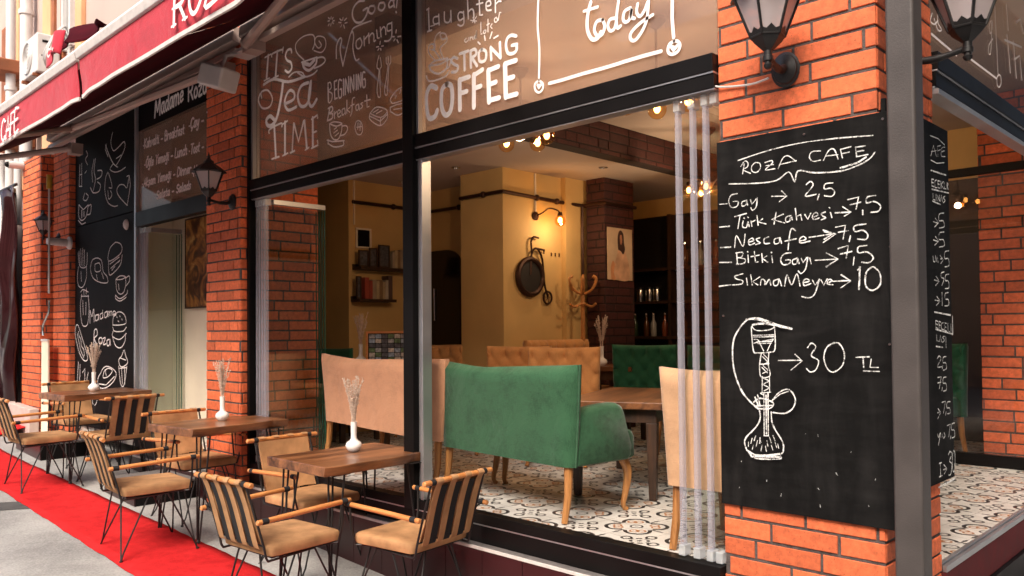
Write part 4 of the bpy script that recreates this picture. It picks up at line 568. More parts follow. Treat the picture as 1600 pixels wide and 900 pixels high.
# ------------------------------------------------------------------ the cafe building
D = 3.21
cafe = thing('cafe_building', 'brick and black framed corner cafe with big lettered windows and open folding fronts', 'building', (-1.16, D, gz(-1.2)))
def part(name, mb, mats, **k): return mb.build(name, mats, cafe, **k)
def pillar(name, x0, x1, y0, y1, z0, z1, faces='frlb', bm='brick', label=None):
    mb = MB(); mb.cur = 0
    mb.box(x0+.004, x1-.004, y0+.004, y1-.004, z0, z1)
    mb.cur = 1
    if 'f' in faces: bricks(mb, lambda u, v, w: (x0+u, y0+.004-w, v), x1-x0, z0, z1, 0)
    if 'r' in faces: bricks(mb, lambda u, v, w: (x1-.004+w, y0+.006+u, v), y1-y0-.012, z0, z1, 1)
    if 'l' in faces: bricks(mb, lambda u, v, w: (x0+.004-w, y0+.006+u, v), y1-y0-.012, z0, z1, 1)
    if 'b' in faces: bricks(mb, lambda u, v, w: (x0+.006+u, y1-.004+w, v), x1-x0-.012, z0, z1, 0)
    o = mb.build(name, ['mortar_dark' if bm == 'brick_dark' else 'mortar', bm], cafe, smooth=0)
    if label: o['label'] = label
    return o
pillar('brick_pillar', -1.85, -1.165, D, 3.86, gz(-1.5)-.05, 3.6)
pillar('brick_pillar', -6.705, -6.10, 3.11, 3.83, gz(-6.4)-.05, 3.75, 'frl')
pillar('brick_pillar', -10.98, -10.40, 3.15, 3.8, gz(-10.7)-.05, 3.3, 'frl')
pillar('brick_pillar', -11.77, -11.02, 3.02, 3.8, gz(-11.5)-.05, 3.25, 'fr')
pillar('brick_pillar', -1.83, -1.10, 7.12, 7.7, 0, 2.85, 'fl')
# interior walls: one solid mass behind the room
mb = MB(); mb.prism([(-7.85, 4.75), (-7.0, 4.75), (-7.0, 5.85), (-6.06, 5.85), (-6.06, 5.45), (-5.46, 5.45), (-5.46, 6.3), (-5.40, 6.3), (-5.40, 7.1), (-6.6, 7.1), (-6.6, 8.2), (-1.1, 8.2), (-1.1, 8.5), (-7.85, 8.5)], 0, 2.95, lambda u, v, w: (u, v, w))
part('interior_wall', mb, 'yellow', smooth=0)
mb = MB(); mb.box(-8.75, -8.6, 3.331, 3.619, 0, 3.49)  # return wall added to catch daylight behind the folded left panes
part('interior_wall', mb, 'cream', smooth=0)
mb = MB(); mb.box(-10.5, -6.75, 3.62, 3.75, 0, 2.45)
part('interior_wall', mb, 'cream', smooth=0)
mb = MB(); mb.box(-10.5, -6.75, 3.61, 3.75, 2.451, 3.49)
part('interior_wall', mb, 'yellow', smooth=0)
mb = MB(); mb.box(-12.75, -12.6, 3.3, 4.9, 0, 3.4); mb.box(-10.35, -8.5, 3.27, 3.33, 0, 3.5)
part('interior_wall', mb, 'cream', smooth=0)
mb = MB(); mb.box(-6.55, -1.25, 8.14, 8.195, 0, 2.38)
part('bar_panel', mb, 'dark', smooth=0)
pillar('brick_pillar', -5.36, -5.12, 6.585, 7.09, 0, 2.6, 'fr', 'brick_dark')
mb = MB(); mb.box(-7.0, -4.55, 3.95, 8.2, 2.6, 2.66); mb.box(-7.0, -4.55, 3.95, 4.0, 2.661, 3.42); part('ceiling', mb, 'ceil', smooth=0)
mb = MB(); mb.box(-7.0, -4.55, 3.27, 4.1, 3.43, 3.48); part('ceiling', mb, 'ceil', smooth=0)
mb = MB(); mb.box(-4.38, -1.0, 3.27, 8.3, 2.86, 2.93); part('ceiling', mb, 'ceil', smooth=0)
mb = MB(); mb.cur = 0; mb.box(-4.54, -4.396, 3.3, 8.2, 2.585, 3.2); mb.cur = 1
bricks(mb, lambda u, v, w: (-4.396+w, 3.31+u, v), 4.8, 2.59, 2.86, 0)
part('ceiling_beam', mb, ['mortar_dark', 'brick_dark'], smooth=0)
# black framing of the big front
mb = MB()
for x0, x1 in ((-6.06, -4.051), (-3.949, -1.852)):
    mb.box(x0, x1, 3.175, 3.26, 2.112, 2.178); mb.box(x0, x1, 3.165, 3.26, 2.186, 2.266)
part('transom', mb, 'black', bevel=.003)
mb = MB()
for x0, x1 in ((-6.055, -4.052), (-3.948, -1.853)): mb.box(x0, x1, 3.17, 3.25, 2.1782, 2.1858); mb.box(x0, x1, 3.18, 3.25, 2.106, 2.1118)
part('transom_trim', mb, 'alu', smooth=0)
mb = MB(); mb.box(-4.05, -3.95, 3.15, 3.27, -.06, 3.7); part('mullion', mb, 'black', bevel=.004)
mb = MB(); mb.box(-3.948, -3.925, 3.19, 3.25, .003, 2.105); mb.box(-3.918, -3.889, 3.175, 3.25, .003, 2.105); part('slide_rail', mb, 'alu', bevel=.004)
mb = MB(); mb.box(-6.10, -6.062, 3.165, 3.27, -.06, 3.7); part('frame_post', mb, 'black', bevel=.003)
for x0, x1 in ((-6.06, -6.03), (-3.947, -3.925)): mb = MB(); mb.box(x0, x1, 3.18, 3.24, 2.27, 3.6); part('glazing_bead', mb, 'alu', bevel=.002)
mb = MB(); mb.box(-6.09, -1.852, 3.172, 3.25, -.058, -.001); mb.box(-6.09, -1.852, 3.178, 3.25, -.165, -.066); part('sill', mb, 'black', bevel=.003)
mb = MB(); mb.box(-6.08, -1.853, 3.174, 3.24, -.0655, -.0585); part('sill_trim', mb, 'alu', smooth=0)
def plinth(x0, x1, y):
    mb = MB(); zt = -.166
    mb.prism([(x0, zt-.012), (x1, zt-.012), (x1, gz(x1)-.05), (x0, gz(x0)-.05)], y+.012, y+.3, lambda u, v, w: (u, w, v))
    part('plinth', mb, 'whitetrim', smooth=0)
    mb = MB(); x = x0
    while x < x1-.02:
        e = min(x+.31, x1)
        mb.prism([(x+.0025, zt-.016), (e-.0025, zt-.016), (e-.0025, gz(e)-.04), (x+.0025, gz(x)-.04)], y, y+.0115, lambda u, v, w: (u, w, v)); x = e
    part('plinth_tiles', mb, 'wine', bevel=.001)
    mb = MB(); x = x0
    while x < x1-.02:
        e = min(x+.62, x1); mb.box(x+.002, e-.002, y+.006, 3.2, zt-.015, zt); x = e
    part('ledge', mb, 'ledge', bevel=.002)
    mb = MB(); mb.box(x0, x1, y-.006, y+.005, zt-.016, zt+.002); part('ledge_edge', mb, 'whitetrim', bevel=.002)
plinth(-6.10, -1.86, 3.118)
# joints between plinth tiles read as pale grout
# upper panes with their lettering
def pane(x0, x1, z0, z1, y=3.21, mat='film'):  # default pane carries the painted brown haze
    mb = MB(); mb.box(x0, x1, y, y+.008, z0, z1); return part('window_pane', mb, mat, smooth=0)
pl = pane(-6.03, -4.052, 2.268, 3.6); pr = pane(-3.93, -1.853, 2.268, 3.6)
for par, key, w in ((pl, 'vinyl_left', .78), (pr, 'vinyl_right', .78)):
    mb = MB(); strokes(mb, G[key], on_front(3.2095), 1.6 if key == 'vinyl_left' else 1.62)
    mb.build('lettering', 'vinyl', par, smooth=0)
# awning side: sign band, doodle panels and left bay
mb = MB(); mb.box(-10.36, -8.50, 3.205, 3.26, -.02, 2.285); p = part('black_panel', mb, 'signblack', bevel=.003)
mb2 = MB(); mb2.box(-10.36, -8.50, 3.205, 3.26, 2.295, 3.5); p2 = part('black_panel', mb2, 'signblack', bevel=.003)
for q, sel in ((p, lambda z: z < 2290), (p2, lambda z: z >= 2290)):
    mb = MB(); strokes(mb, [s for s in G['doodles'] if sel(s[2])], on_front(3.2035), 2.0); mb.build('drawing', 'vinyl', q, smooth=0)
mb = MB(); mb.box(-8.498, -8.455, 3.18, 3.26, -.02, 3.5); part('frame_post', mb, 'alu', bevel=.003)
mb = MB(); mb.box(-8.453, -6.708, 3.175, 3.26, 2.112, 2.262); part('transom', mb, 'black', bevel=.003)
mb = MB(); mb.box(-8.453, -6.708, 3.206, 3.25, 3.09, 3.5); hd = part('sign_head', mb, 'signblack', smooth=0)
p3 = pane(-8.453, -6.708, 2.263, 3.089)
mb = MB(); mb2 = MB()
for i, (nm, tx, c, w, slant) in enumerate(FT):
    if nm == 'sign_head': write(mb, tx, c, 26, on_front(3.204), slant, .001+.0004*i)
    else: write(mb2, tx, c, 17, on_front(3.208), slant, .0005+.0005*i)
mb.build('lettering', 'vinyl', hd, smooth=0); mb2.build('lettering', 'vinyl_dim', p3, smooth=0)
mb = MB(); mb.box(-8.46, -6.708, 3.172, 3.25, -.10, -.001); part('sill', mb, 'black', bevel=.003)
plinth(-8.46, -6.72, 3.118)
# side front of the corner
XS = -1.16
mb = MB(); mb.box(XS-.06, XS+.01, 3.865, 9, 2.112, 2.178); mb.box(XS-.06, XS+.02, 3.865, 9, 2.186, 2.266); part('transom', mb, 'black', bevel=.003)
mb = MB(); mb.box(XS-.055, XS+.016, 3.865, 9, 2.1782, 2.1858); mb.box(XS-.05, XS+.02, 3.865, 9, 2.075, 2.0995); mb.box(XS-.05, XS+.004, 3.865, 9, 2.1, 2.1118); part('slide_rail', mb, 'alu', bevel=.002)
mb = MB(); mb.box(XS-.024, XS-.016, 3.865, 9, 2.268, 3.6); ps = part('window_pane', mb, 'glass', smooth=0)
mb = MB(); strokes(mb, G['vinyl_side'], on_side(XS-.0145), 1.38); mb.build('lettering', 'vinyl', ps, smooth=0)
mb = MB(); mb.box(XS-.028, XS-.008, 3.865, 8.2, -.03, .004); mb.box(XS-.004, XS+.014, 3.865, 8.2, -.03, -.002); part('slide_rail', mb, 'alu', bevel=.002)
mb = MB(); mb.box(XS-.03, XS+.012, 3.865, 9, -.19, -.032); part('sill', mb, 'wine_matt', smooth=0)
mb = MB(); mb.box(XS-.03, XS+.03, 3.865, 9, -.34, -.195); part('sill', mb, 'black', smooth=0)
mb = MB()
for i in range(9): mb.box(XS-.02, XS+.21, 3.87+.55*i, 3.87+.55*i+.545, -.36, -.345)
part('ledge', mb, 'ledge', bevel=.002)
mb = MB(); mb.box(XS+.21, XS+.222, 3.865, 9, -.365, -.343); part('ledge_edge', mb, 'whitetrim', smooth=0)
mb = MB(); mb.box(XS-.03, XS+.20, 3.865, 9, gz(-1)-.1, -.361); part('plinth_tiles', mb, 'wine', smooth=0)
# inner glass front across the back of the terrace
mb = MB(); mb.box(-2.9, -1.2, 6.77, 6.83, -.002, .088); mb.box(-2.9, -1.2, 6.77, 6.83, 2.182, 2.24); mb.box(-2.96, -2.9, 6.77, 6.83, 0, 2.85); part('inner_frame', mb, 'black', bevel=.003)
mb = MB(); mb.box(-2.9, -1.2, 6.796, 6.804, .089, 2.181); part('window_pane', mb, 'glass', smooth=0)
mb = MB(); mb.box(-1.25, -1.13, 6.7, 8.3, 0, 2.85); part('interior_wall', mb, 'dark', smooth=0)
# upper storey of pink plaster with peach pilasters
mb = MB(); mb.box(-12.2, -1.1, 3.24, 3.6, 3.76, 8.5); mb.box(-1.3, -1.1, 3.6, 12, 3.62, 8.5); part('upper_wall', mb, 'plaster', smooth=0)
mb = MB(); mb.box(-10.36, -6.12, 3.23, 3.5, 3.51, 3.76); mb.box(-6.09, -1.15, 3.24, 3.5, 3.71, 3.76); part('fascia', mb, 'maroon', smooth=0)
mb = MB(); mb.box(-11.62, -11.30, 3.19, 3.24, 3.4, 8.5); mb.box(-10.33, -10.12, 3.18, 3.24, 3.4, 8.5); part('pilaster', mb, 'peach', bevel=.01)
mb = MB(); mb.box(-11.29, -11.2, 3.205, 3.24, 3.4, 8.5); mb.box(-10.92, -10.84, 3.2, 3.24, 3.4, 8.5); part('pilaster', mb, 'rust', bevel=.004)
mb = MB(); mb.box(-10.83, -10.78, 3.18, 3.24, 4.5, 7.5); mb.box(-10.56, -10.50, 3.18, 3.24, 4.5, 7.5); w_ = part('window', mb, 'white', bevel=.004)
mb = MB(); mb.box(-10.78, -10.56, 3.225, 3.236, 4.5, 7.5); mb.build('window_pane', glassmat('sky mirror glass', (.5, .55, .55), 6), w_, smooth=0)
# back shell that keeps daylight out of the roof and rear
mb = MB(); mb.box(-12.8, -1.1, 3.65, 9.2, 3.5, 3.6); part('slab', mb, 'plaster', smooth=0)
mb = MB(); mb.box(-12.8, -1.1, 8.6, 8.8, gz(-12), 8.5); part('rear_wall', mb, 'plaster', smooth=0)
mb = MB(); mb.box(-1.24, -1.1, 8.3, 9.0, 0, 3.5); part('interior_wall', mb, 'dark', smooth=0)

# folding glass panels parked at the sides of the openings
def folded(px, y0, y1, toprail=False, seal=True):
    # hinged panels stay with the building they close
    mb = MB(); mb.box(px-.004, px+.004, y0+.02, y1, .05, 2.06); g_ = part('folding_glass_panel', mb, 'glass_pane', smooth=0)
    mb = MB(); mb.box(px-.005, px+.005, y1+.0005, y1+.006, .05, 2.06); mb.build('glass_edge', 'glass_edge', g_, smooth=0)
    if seal: mb = MB(); mb.box(px-.012, px+.009, y0-.014, y0+.019, .045, 2.055); mb.build('edge_seal', 'seal', g_, bevel=.004)
    for z0, z1 in ((.003, .055), (2.05, 2.104)): mb = MB(); mb.box(px-.019, px+.016, y0-.018, y0+.04, z0, z1); mb.build('track_holder', 'holder', g_, bevel=.006)
    if toprail:
        mb = MB(); mb.box(px-.02, px+.02, y0+.055, y1, 2.062, 2.103); mb.build('top_rail', 'alu', g_, bevel=.003)
for i, px in enumerate((-2.07, -1.992, -1.925, -1.878)): folded(px, 3.225, 3.80, False, i < 3)
for i, px in enumerate((-6.03, -5.985, -5.94, -5.90)): folded(px, 3.225, 3.76, i == 3)
for i, px in enumerate((-8.42, -8.36, -8.30)): folded(px, 3.225, 3.58, i == 2)

# ------------------------------------------------------------------ steps in front of the left openings
def step(x0, x1, y0, label):
    t_ = thing('step', label, 'step', ((x0+x1)/2, (y0+3.1)/2, gz(x1)))
    zt = gz((x0+x1)/2)+.15
    mb = MB(); mb.prism([(x0, zt-.018), (x1, zt-.018), (x1, gz(x1)-.03), (x0, gz(x0)-.03)], y0+.01, 3.115, lambda u, v, w: (u, w, v)); mb.build('riser', 'black', t_, bevel=.002)
    mb = MB(); mb.prism([(x0, zt-.02), (x1, zt-.02), (x1, gz(x1)+.004), (x0, gz(x0)+.004)], y0, y0+.0095, lambda u, v, w: (u, w, v)); mb.build('front_tile', 'wine', t_, smooth=0)
    mb = MB(); mb.box(x0-.005, x1+.005, y0-.004, 3.114, zt-.0175, zt); mb.build('tread', 'ledge', t_, bevel=.003)
step(-7.55, -6.88, 2.58, 'low dark step with wine red front before the left opening beside the middle table')
step(-10.2, -9.33, 2.56, 'low dark step with wine red front before the black doodle panel at the far table')

# red carpet: a strip with a rough cut edge, rising over the far threshold
mb = MB(); k = 90; up, dn = [], []
xs = [-11.4+ (11.4-2.6)*i/k for i in range(k+1)]
vs = []
for i, x in enumerate(xs):
    yb = 2.50+.045*(x+7.3)/2.4*1.0; yf = 1.935+.02*(x+8.2)/3
    yb = 2.50+(.035*(x+7.3)); yb = min(max(yb, 2.42), 2.66)
    yb += .003*math.sin(9*x)+.003*math.sin(31*x); yf += .004*math.sin(11*x+1)+.003*math.sin(37*x)
    for j in range(9):
        f_ = j/8; y = yf+(yb-yf)*f_
        w_ = .004*math.sin(5.3*x+3*f_)+.003*math.sin(14*x-6*f_)
        vs.append((x, y, gz(x)+.010+w_*(1 if 0 < j < 8 else .3)+(0 if 0 < j < 8 else -.006)))
mb.add(vs, [(i*9+j, (i+1)*9+j, (i+1)*9+j+1, i*9+j+1) for i in range(k) for j in range(8)])
o = mb.build('red_carpet', 'carpet', smooth=60); tag(o, 'long bright red carpet runner along the pavement under the outdoor chairs', 'carpet')
sm = o.modifiers.new('thickness', 'SOLIDIFY'); sm.thickness = .007; sm.offset = -1
mb = MB(); vs = []
for i in range(9):
    for j in range(7):
        x = -12.5+1.35*i/8; y = 2.62+.62*j/6
        vs.append((x, y, gz(x)+.014+(.07 if j > 2 else .023*j)+.006*math.sin(9*x+7*y)))
mb.add(vs, [(i*7+j, (i+1)*7+j, (i+1)*7+j+1, i*7+j+1) for i in range(8) for j in range(6)])
o = mb.build('doorway_carpet', 'carpet', smooth=60); tag(o, 'short piece of red carpet climbing a threshold behind the far left chair', 'carpet')
sm = o.modifiers.new('thickness', 'SOLIDIFY'); sm.thickness = .01; sm.offset = -1

# ------------------------------------------------------------------ steel post and chalkboards
pt = thing('steel_post', 'grey painted square steel post standing before the corner brick pillar', 'post', (-1.035, 3.12, gz(-1)))
mb = MB(); mb.box(-1.085, -.985, 3.07, 3.17, gz(-1)-.02, 3.72); mb.build('shaft', 'post', pt, bevel=.012, seg=3)
mb = MB(); mb.box(-1.14, -.93, 3.015, 3.225, gz(-1)-.01, gz(-1)+.012); mb.build('base_plate', 'post', pt, bevel=.002)
bd = thing('chalkboard', 'large black chalkboard with a priced drinks list and a hookah drawing on the corner pillar', 'chalkboard', (-1.48, 3.2, .28))
mb = MB(); mb.box(-1.853, -1.088, 3.1925, 3.2035, .278, 1.868); bo = mb.build('board', 'board', bd, bevel=.002)
mb = MB(); strokes(mb, G['board_front'], on_front(3.1915), 1.2, rough=.3); mb.build('chalk_writing', 'chalk', bo, smooth=0)
mb = MB()
for _ in range(14):
    x = rnd.uniform(-1.82, -1.12); z = rnd.uniform(.32, .62); q = rnd.uniform(.003, .012)
    ribbon(mb, [(x, z), (x+rnd.uniform(-.006, .006), z-q)], rnd.uniform(.001, .002), on_front(3.1912), 0)
mb.build('chalk_flecks', 'chalk', bo, smooth=0)
mb = MB(); mb.cur = 0
for x, z in ((-1.45, 1.835), (-1.14, 1.84), (-1.83, 1.1), (-1.12, 1.35), (-1.13, .98)): mb.lathe([(.006, 0), (.005, .004)], (0, 0, 0), 10, Matrix.Translation((x, 3.1925, z)) @ Matrix.Rotation(math.pi/2, 4, 'X'))
mb.build('screw', 'chrome', bo)
b2 = thing('chalkboard', 'narrow black chalkboard with a column of prices round the corner behind the grey post', 'chalkboard', (-1.14, 3.53, .4))
mb = MB(); mb.box(-1.1565, -1.138, 3.215, 3.972, .375, 1.925); bo2 = mb.build('board', 'board', b2, bevel=.002)
mb = MB(); strokes(mb, G['board_side'], on_side(-1.137), 1.45, rough=.18); mb.build('chalk_writing', 'chalk', bo2, smooth=0)
# ------------------------------------------------------------------ outdoor chairs: faces local +X
def make_chair(label, group):
    c = thing('strap_chair', label, 'chair', (0, 0, 0), 0, group)
    B = lambda mb, n, m, **k: mb.build(n, m, c, world=False, **k)
    # seat cushion with softly domed top
    mb = MB(); n = 10; rings = []
    def ring(z, ins, dome):
        pts = []
        for i in range(40):
            a = 2*math.pi*i/40; ca, sa = math.cos(a), math.sin(a); e = .13
            x = (abs(ca)**e)*math.copysign(1, ca)*(.225-ins); y = (abs(sa)**e)*math.copysign(1, sa)*(.228-ins)
            pts.append((x, y, z+dome*(1-(x/.23)**2)*(1-(y/.23)**2)+.004*math.sin(14*x+3)*math.sin(11*y)))
        return pts
    rings = [ring(.412, .008, 0), ring(.416, .001, 0), ring(.440, -.002, 0), ring(.460, .001, 0), ring(.467, .008, .001), ring(.469, .03, .003), ring(.470, .14, .005)]
    mb.loft(rings); B(mb, 'seat', 'tan', smooth=50)
    # steel frame under and behind the seat
    mb = MB(); r = .0065
    mb.tube([(.2, .2, .405), (.2, -.2, .405), (-.2, -.2, .405), (-.2, .2, .405), (.2, .2, .405)], r)
    for s in (-1, 1):
        mb.tube(spline([(.06, s*.205, .402), (-.19, s*.215, .395), (-.235, s*.215, .40), (-.255, s*.215, .47), (-.305, s*.213, .64), (-.355, s*.212, .795)], 4), r)
        mb.tube([(-.29, s*.213, .595), (-.30, s*.27, .615)], .0055)
        mb.tube([(.205, s*.268, .628), (.20, s*.262, .5), (.195, s*.235, .408), (.15, s*.2, .404)], r)
    mb.tube([(-.258, .213, .475), (-.258, -.213, .475)], .005)
    mb.tube([(.1, .2, .40), (-.1, -.2, .398)], .004); mb.tube([(.1, -.2, .40), (-.1, .2, .398)], .004)
    B(mb, 'frame', 'black_satin')
    for sx in (-1, 1):
        for sy in (-1, 1):
            mb = MB(); f = (sx*.245, sy*.245, .006)
            mb.tube([(sx*.205, sy*.10, .402), (sx*.235, sy*.21, .06), f], .0055)
            mb.tube([(sx*.06, sy*.205, .402), (sx*.225, sy*.235, .06), f], .0055)
            mb.lathe([(.011, 0), (.011, .01), (.006, .014)], (f[0], f[1], 0), 10)
            B(mb, 'leg', 'black_satin')
    mb = MB(); rr = []
    mb.tube([(-.358, -.272, .800), (-.358, -.268, .800), (-.358, 0, .803), (-.358, .268, .800), (-.358, .272, .800)], [.011, .0145, .015, .0145, .011], 12); B(mb, 'top_rail', 'dowel')
    for s in (-1, 1):
        mb = MB(); mb.tube([(-.33, s*.272, .612), (-.326, s*.272, .612), (.0, s*.272, .626), (.245, s*.272, .634), (.25, s*.272, .634)], [.010, .0135, .014, .0135, .010], 12); a_ = B(mb, 'armrest', 'dowel')
        for x, z in ((-.285, .6135), (.205, .6325)): mb = MB(); mb.tube([(x-.018, s*.272, z), (x+.018, s*.272, z)], .0158, 12); mb.build('leather_wrap', 'webbing', a_, world=False)
    for s in (-1, 1): mb = MB(); mb.tube([(-.358, s*.222, .8), (-.358, s*.19, .8)], .0163, 12); B(mb, 'rail_wrap', 'webbing')
    # leather sling: front sheet wrapped over the rail and hung to the lower bar
    mb = MB(); P = []
    for j in range(9):
        t_ = j/8; z = .468+(.79-.468)*t_; x = -.240+(-.340+.240)*t_-.012*math.sin(math.pi*t_)
        P.append((x, z))
    rows = []
    for i in range(13):
        y = -.19+.38*i/12
        rows.append([(x+.003*math.sin(5*y+4*z), y*(1+.05*(z-.6)), z+(.006*math.sin(17*y) if z < .47 else 0)) for x, z in P]+[(x-.0045, y*(1+.05*(z-.6)), z+(.006*math.sin(17*y) if z < .47 else 0)) for x, z in reversed(P)])
    mb.loft(rows); B(mb, 'back_panel', 'tan', smooth=50)
    # straps on the rear: tan over black, folded round the rail and the lower bar
    def strap(y, w, off, name, m, top):
        mb = MB(); rows = []
        path = [(-.252-off, .455), (-.262-off, .475), (-.285-off, .56), (-.318-off, .68), (-.352-off, .775)]
        if top: path += [(-.378-off*.3, .80), (-.372, .817), (-.356, .8205), (-.34, .812)]
        path = spline([(a, 0, b_) for a, b_ in path], 3); path = [(a, b_) for a, _, b_ in path]
        for yy in (y-w/2, y+w/2):
            rows.append([(x, yy, z) for x, z in path]+[(x+.003, yy, z-.001) for x, z in reversed(path)])
        mb.loft(rows); B(mb, name, m, smooth=60)
    for y in (-.165, -.058, .052, .165): strap(y, .046, .010, 'leather_strap', 'tan2', True)
    for y in (-.112, -.002, .108): strap(y, .052, .004, 'webbing_strap', 'webbing', False)
    return c
CG = 'leather strap chairs at the pavement tables'
c1 = make_chair('tan strap chair with its back to the street at the nearest table, left foreground', CG)
def at_chair(o, x, y, rz): o.location = (x, y, gz(x)); o.rotation_euler = (0, math.radians(0), math.radians(rz))
at_chair(c1, -4.03, 2.30, 94)
for x, y, rz, lb in ((-3.60, 2.85, 187, 'tan strap chair with striped back turned to the right, right of the nearest table'),
    (-4.70, 2.90, 2, 'tan chair showing its plain leather back panel, left of the nearest table'),
    (-5.72, 2.24, 86, 'tan strap chair standing on the red carpet before the middle table'),
    (-6.30, 2.84, 4, 'tan chair with plain leather back half hidden behind the middle table'),
    (-7.90, 2.80, 186, 'tan chair with black and tan striped back, right of the far table'),
    (-8.10, 2.25, 92, 'tan strap chair at the far left edge, on the carpet by the far table'),
    (-8.98, 2.86, 3, 'tan chair hidden mostly behind the far table top')):
    at_chair(dup(c1, (0, 0, 0), 0, lb), x, y, rz)

# ------------------------------------------------------------------ live-edge tables on hairpin legs
def make_table(label, group):
    c = thing('cafe_table', label, 'table', (0, 0, 0), 0, group)
    mb = MB(); L, Wd, zt, th = .80, .61, .80, .056
    top, bot = [], []
    n = 22
    right = []
    for i in range(n+1):
        t_ = i/n; y = -L/2+L*t_
        w = .012*math.sin(4.5*t_+.3)+.007*math.sin(13*t_)+(.016 if .42 < t_ < .50 else 0)*(t_-.42)/.08-(.012 if .80 < t_ < .88 else 0)
        right.append((Wd/2+w, y))
    left = [(-Wd/2-.006*math.sin(7*i/8), L/2-L*i/8) for i in range(9)]
    pol = right+left
    rg = lambda ins, z, under: [(x-(under if i <= n else 0)-math.copysign(ins, x), y-math.copysign(ins if abs(y) > L/2-.001 else 0, y), z) for i, (x, y) in enumerate(pol)]
    mb.loft([rg(.006, zt-th, .014), rg(.001, zt-th+.004, .012), rg(0, zt-.022, .004), rg(.0005, zt-.004, .001), rg(.004, zt, .0)])
    mb.build('tabletop', 'walnut', c, world=False, smooth=30)
    for sx in (-1, 1):
        for sy in (-1, 1):
            mb = MB(); f = Vector((sx*.265, sy*.335, .008)); z = zt-th
            for dx, dy in ((-.05, .02), (.0, -.045), (.05, .03)):
                mb.tube([(sx*.235+dx, sy*.285+dy, z), tuple(f+Vector((dx*.16, dy*.16, .01)))], .0062)
            mb.lathe([(.014, 0), (.014, .014), (.01, .02)], (f.x, f.y, 0), 10)
            mb.box(sx*.235-.065, sx*.235+.065, sy*.285-.06, sy*.285+.06, z-.004, z-.0002)
            mb.build('leg', 'black_satin', c, world=False)
    return c
TG = 'walnut live edge tables on the pavement'
t1 = make_table('nearest walnut live edge table with hairpin legs, white vase on top', TG)
TABS = [(-4.20, 2.87, 1, 0), (-5.87, 2.83, 6, 0), (-8.30, 2.76, 4, 0)]
for i, ((x, y, rz, _), lb) in enumerate(zip(TABS, ('', 'middle walnut live edge table before the front brick pillar', 'farthest walnut live edge table before the black doodle panel'))):
    o = t1 if i == 0 else dup(t1, (0, 0, 0), 0, lb)
    o.location = (x, y, gz(x)); o.rotation_euler = (0, 0, math.radians(rz))
# vases and dried lavender
def make_vase(label):
    v = thing('bud_vase', label, 'vase', (0, 0, 0), 0, 'white bud vases')
    mb = MB(); mb.lathe([(.001, .0), (.026, 0), (.030, .003), (.042, .018), (.046, .033), (.040, .048), (.024, .060), (.0165, .068), (.0155, .09), (.0165, .135), (.0175, .160), (.0150, .161), (.0135, .155), (.012, .09), (.001, .085)], n=28, closed=True)
    o = mb.build('body', 'porcelain', v, world=False, smooth=60)
    mb = MB(); mb.lathe([(.0158, .1575), (.0178, .1585), (.0178, .1612), (.0150, .1618)], n=24); o2 = mb.build('rim', 'porcelain', v, world=False, smooth=60)
    return v
def make_dry(label, n=22, spread=.05, h=.25, seed=3):
    r_ = random.Random(seed)
    d = thing('dried_flowers', label, 'dried flowers', (0, 0, 0), 0, 'dried lavender sprigs')
    ms = MB(); mf = MB()
    for i in range(n):
        a = r_.uniform(0, 6.28); q = spread*math.sqrt(r_.random()); hh = h*r_.uniform(.72, 1.08)
        p0 = Vector((.006*math.cos(a), .006*math.sin(a), .06)); p1 = Vector((q*.4*math.cos(a), q*.4*math.sin(a), .16+hh*.35)); p2 = Vector((q*1.25*math.cos(a), q*1.25*math.sin(a), .155+hh))
        pts = spline([tuple(p0), tuple(p1), tuple(p2)], 6); ms.tube(pts, .0013, 4)
        for k in range(int(26)):
            t_ = .42+.58*k/26; f = t_*(len(pts)-1); j = min(int(f), len(pts)-2); P = Vector(pts[j]).lerp(Vector(pts[j+1]), f-j)
            P += Vector((r_.uniform(-1, 1), r_.uniform(-1, 1), r_.uniform(-1, 1)))*.006
            R_ = r_.uniform(.0030, .0056)
            u = Vector((r_.uniform(-1, 1), r_.uniform(-1, 1), r_.uniform(.1, 1))).normalized(); w = u.orthogonal().normalized(); x = u.cross(w)
            mf.add([P-u*R_, P+w*R_*.7, P+x*R_*.7, P-w*R_*.7, P-x*R_*.7, P+u*R_*1.7], [(0, 1, 2), (0, 2, 3), (0, 3, 4), (0, 4, 1), (5, 2, 1), (5, 3, 2), (5, 4, 3), (5, 1, 4)])
    ms.build('stems', 'dry', d, world=False); mf.build('florets', 'dry', d, world=False, smooth=0)
    return d
VS = 1.13
v1 = make_vase('white bud vase on the nearest pavement table'); d1 = make_dry('dried lavender sprigs in the vase on the nearest pavement table')
def put(o, p, rz=0): o.location = p; o.rotation_euler = (0, 0, rz)
for o in (v1, d1): o.scale = (VS, VS, VS)
vz = lambda x: gz(x)+.8005
put(v1, (-4.27, 2.93, vz(-4.23))); put(d1, (-4.27, 2.93, vz(-4.23)))
for i, (x, y, tx, lb) in enumerate(((-5.92, 2.87, -5.87, 'middle'), (-8.34, 2.75, -8.30, 'farthest'))):
    p = (x, y, vz(tx)); dup(v1, p, 0, 'white bud vase on the %s pavement table' % lb); dup(d1, p, 1+i, 'dried lavender sprigs in the vase on the %s pavement table' % lb)

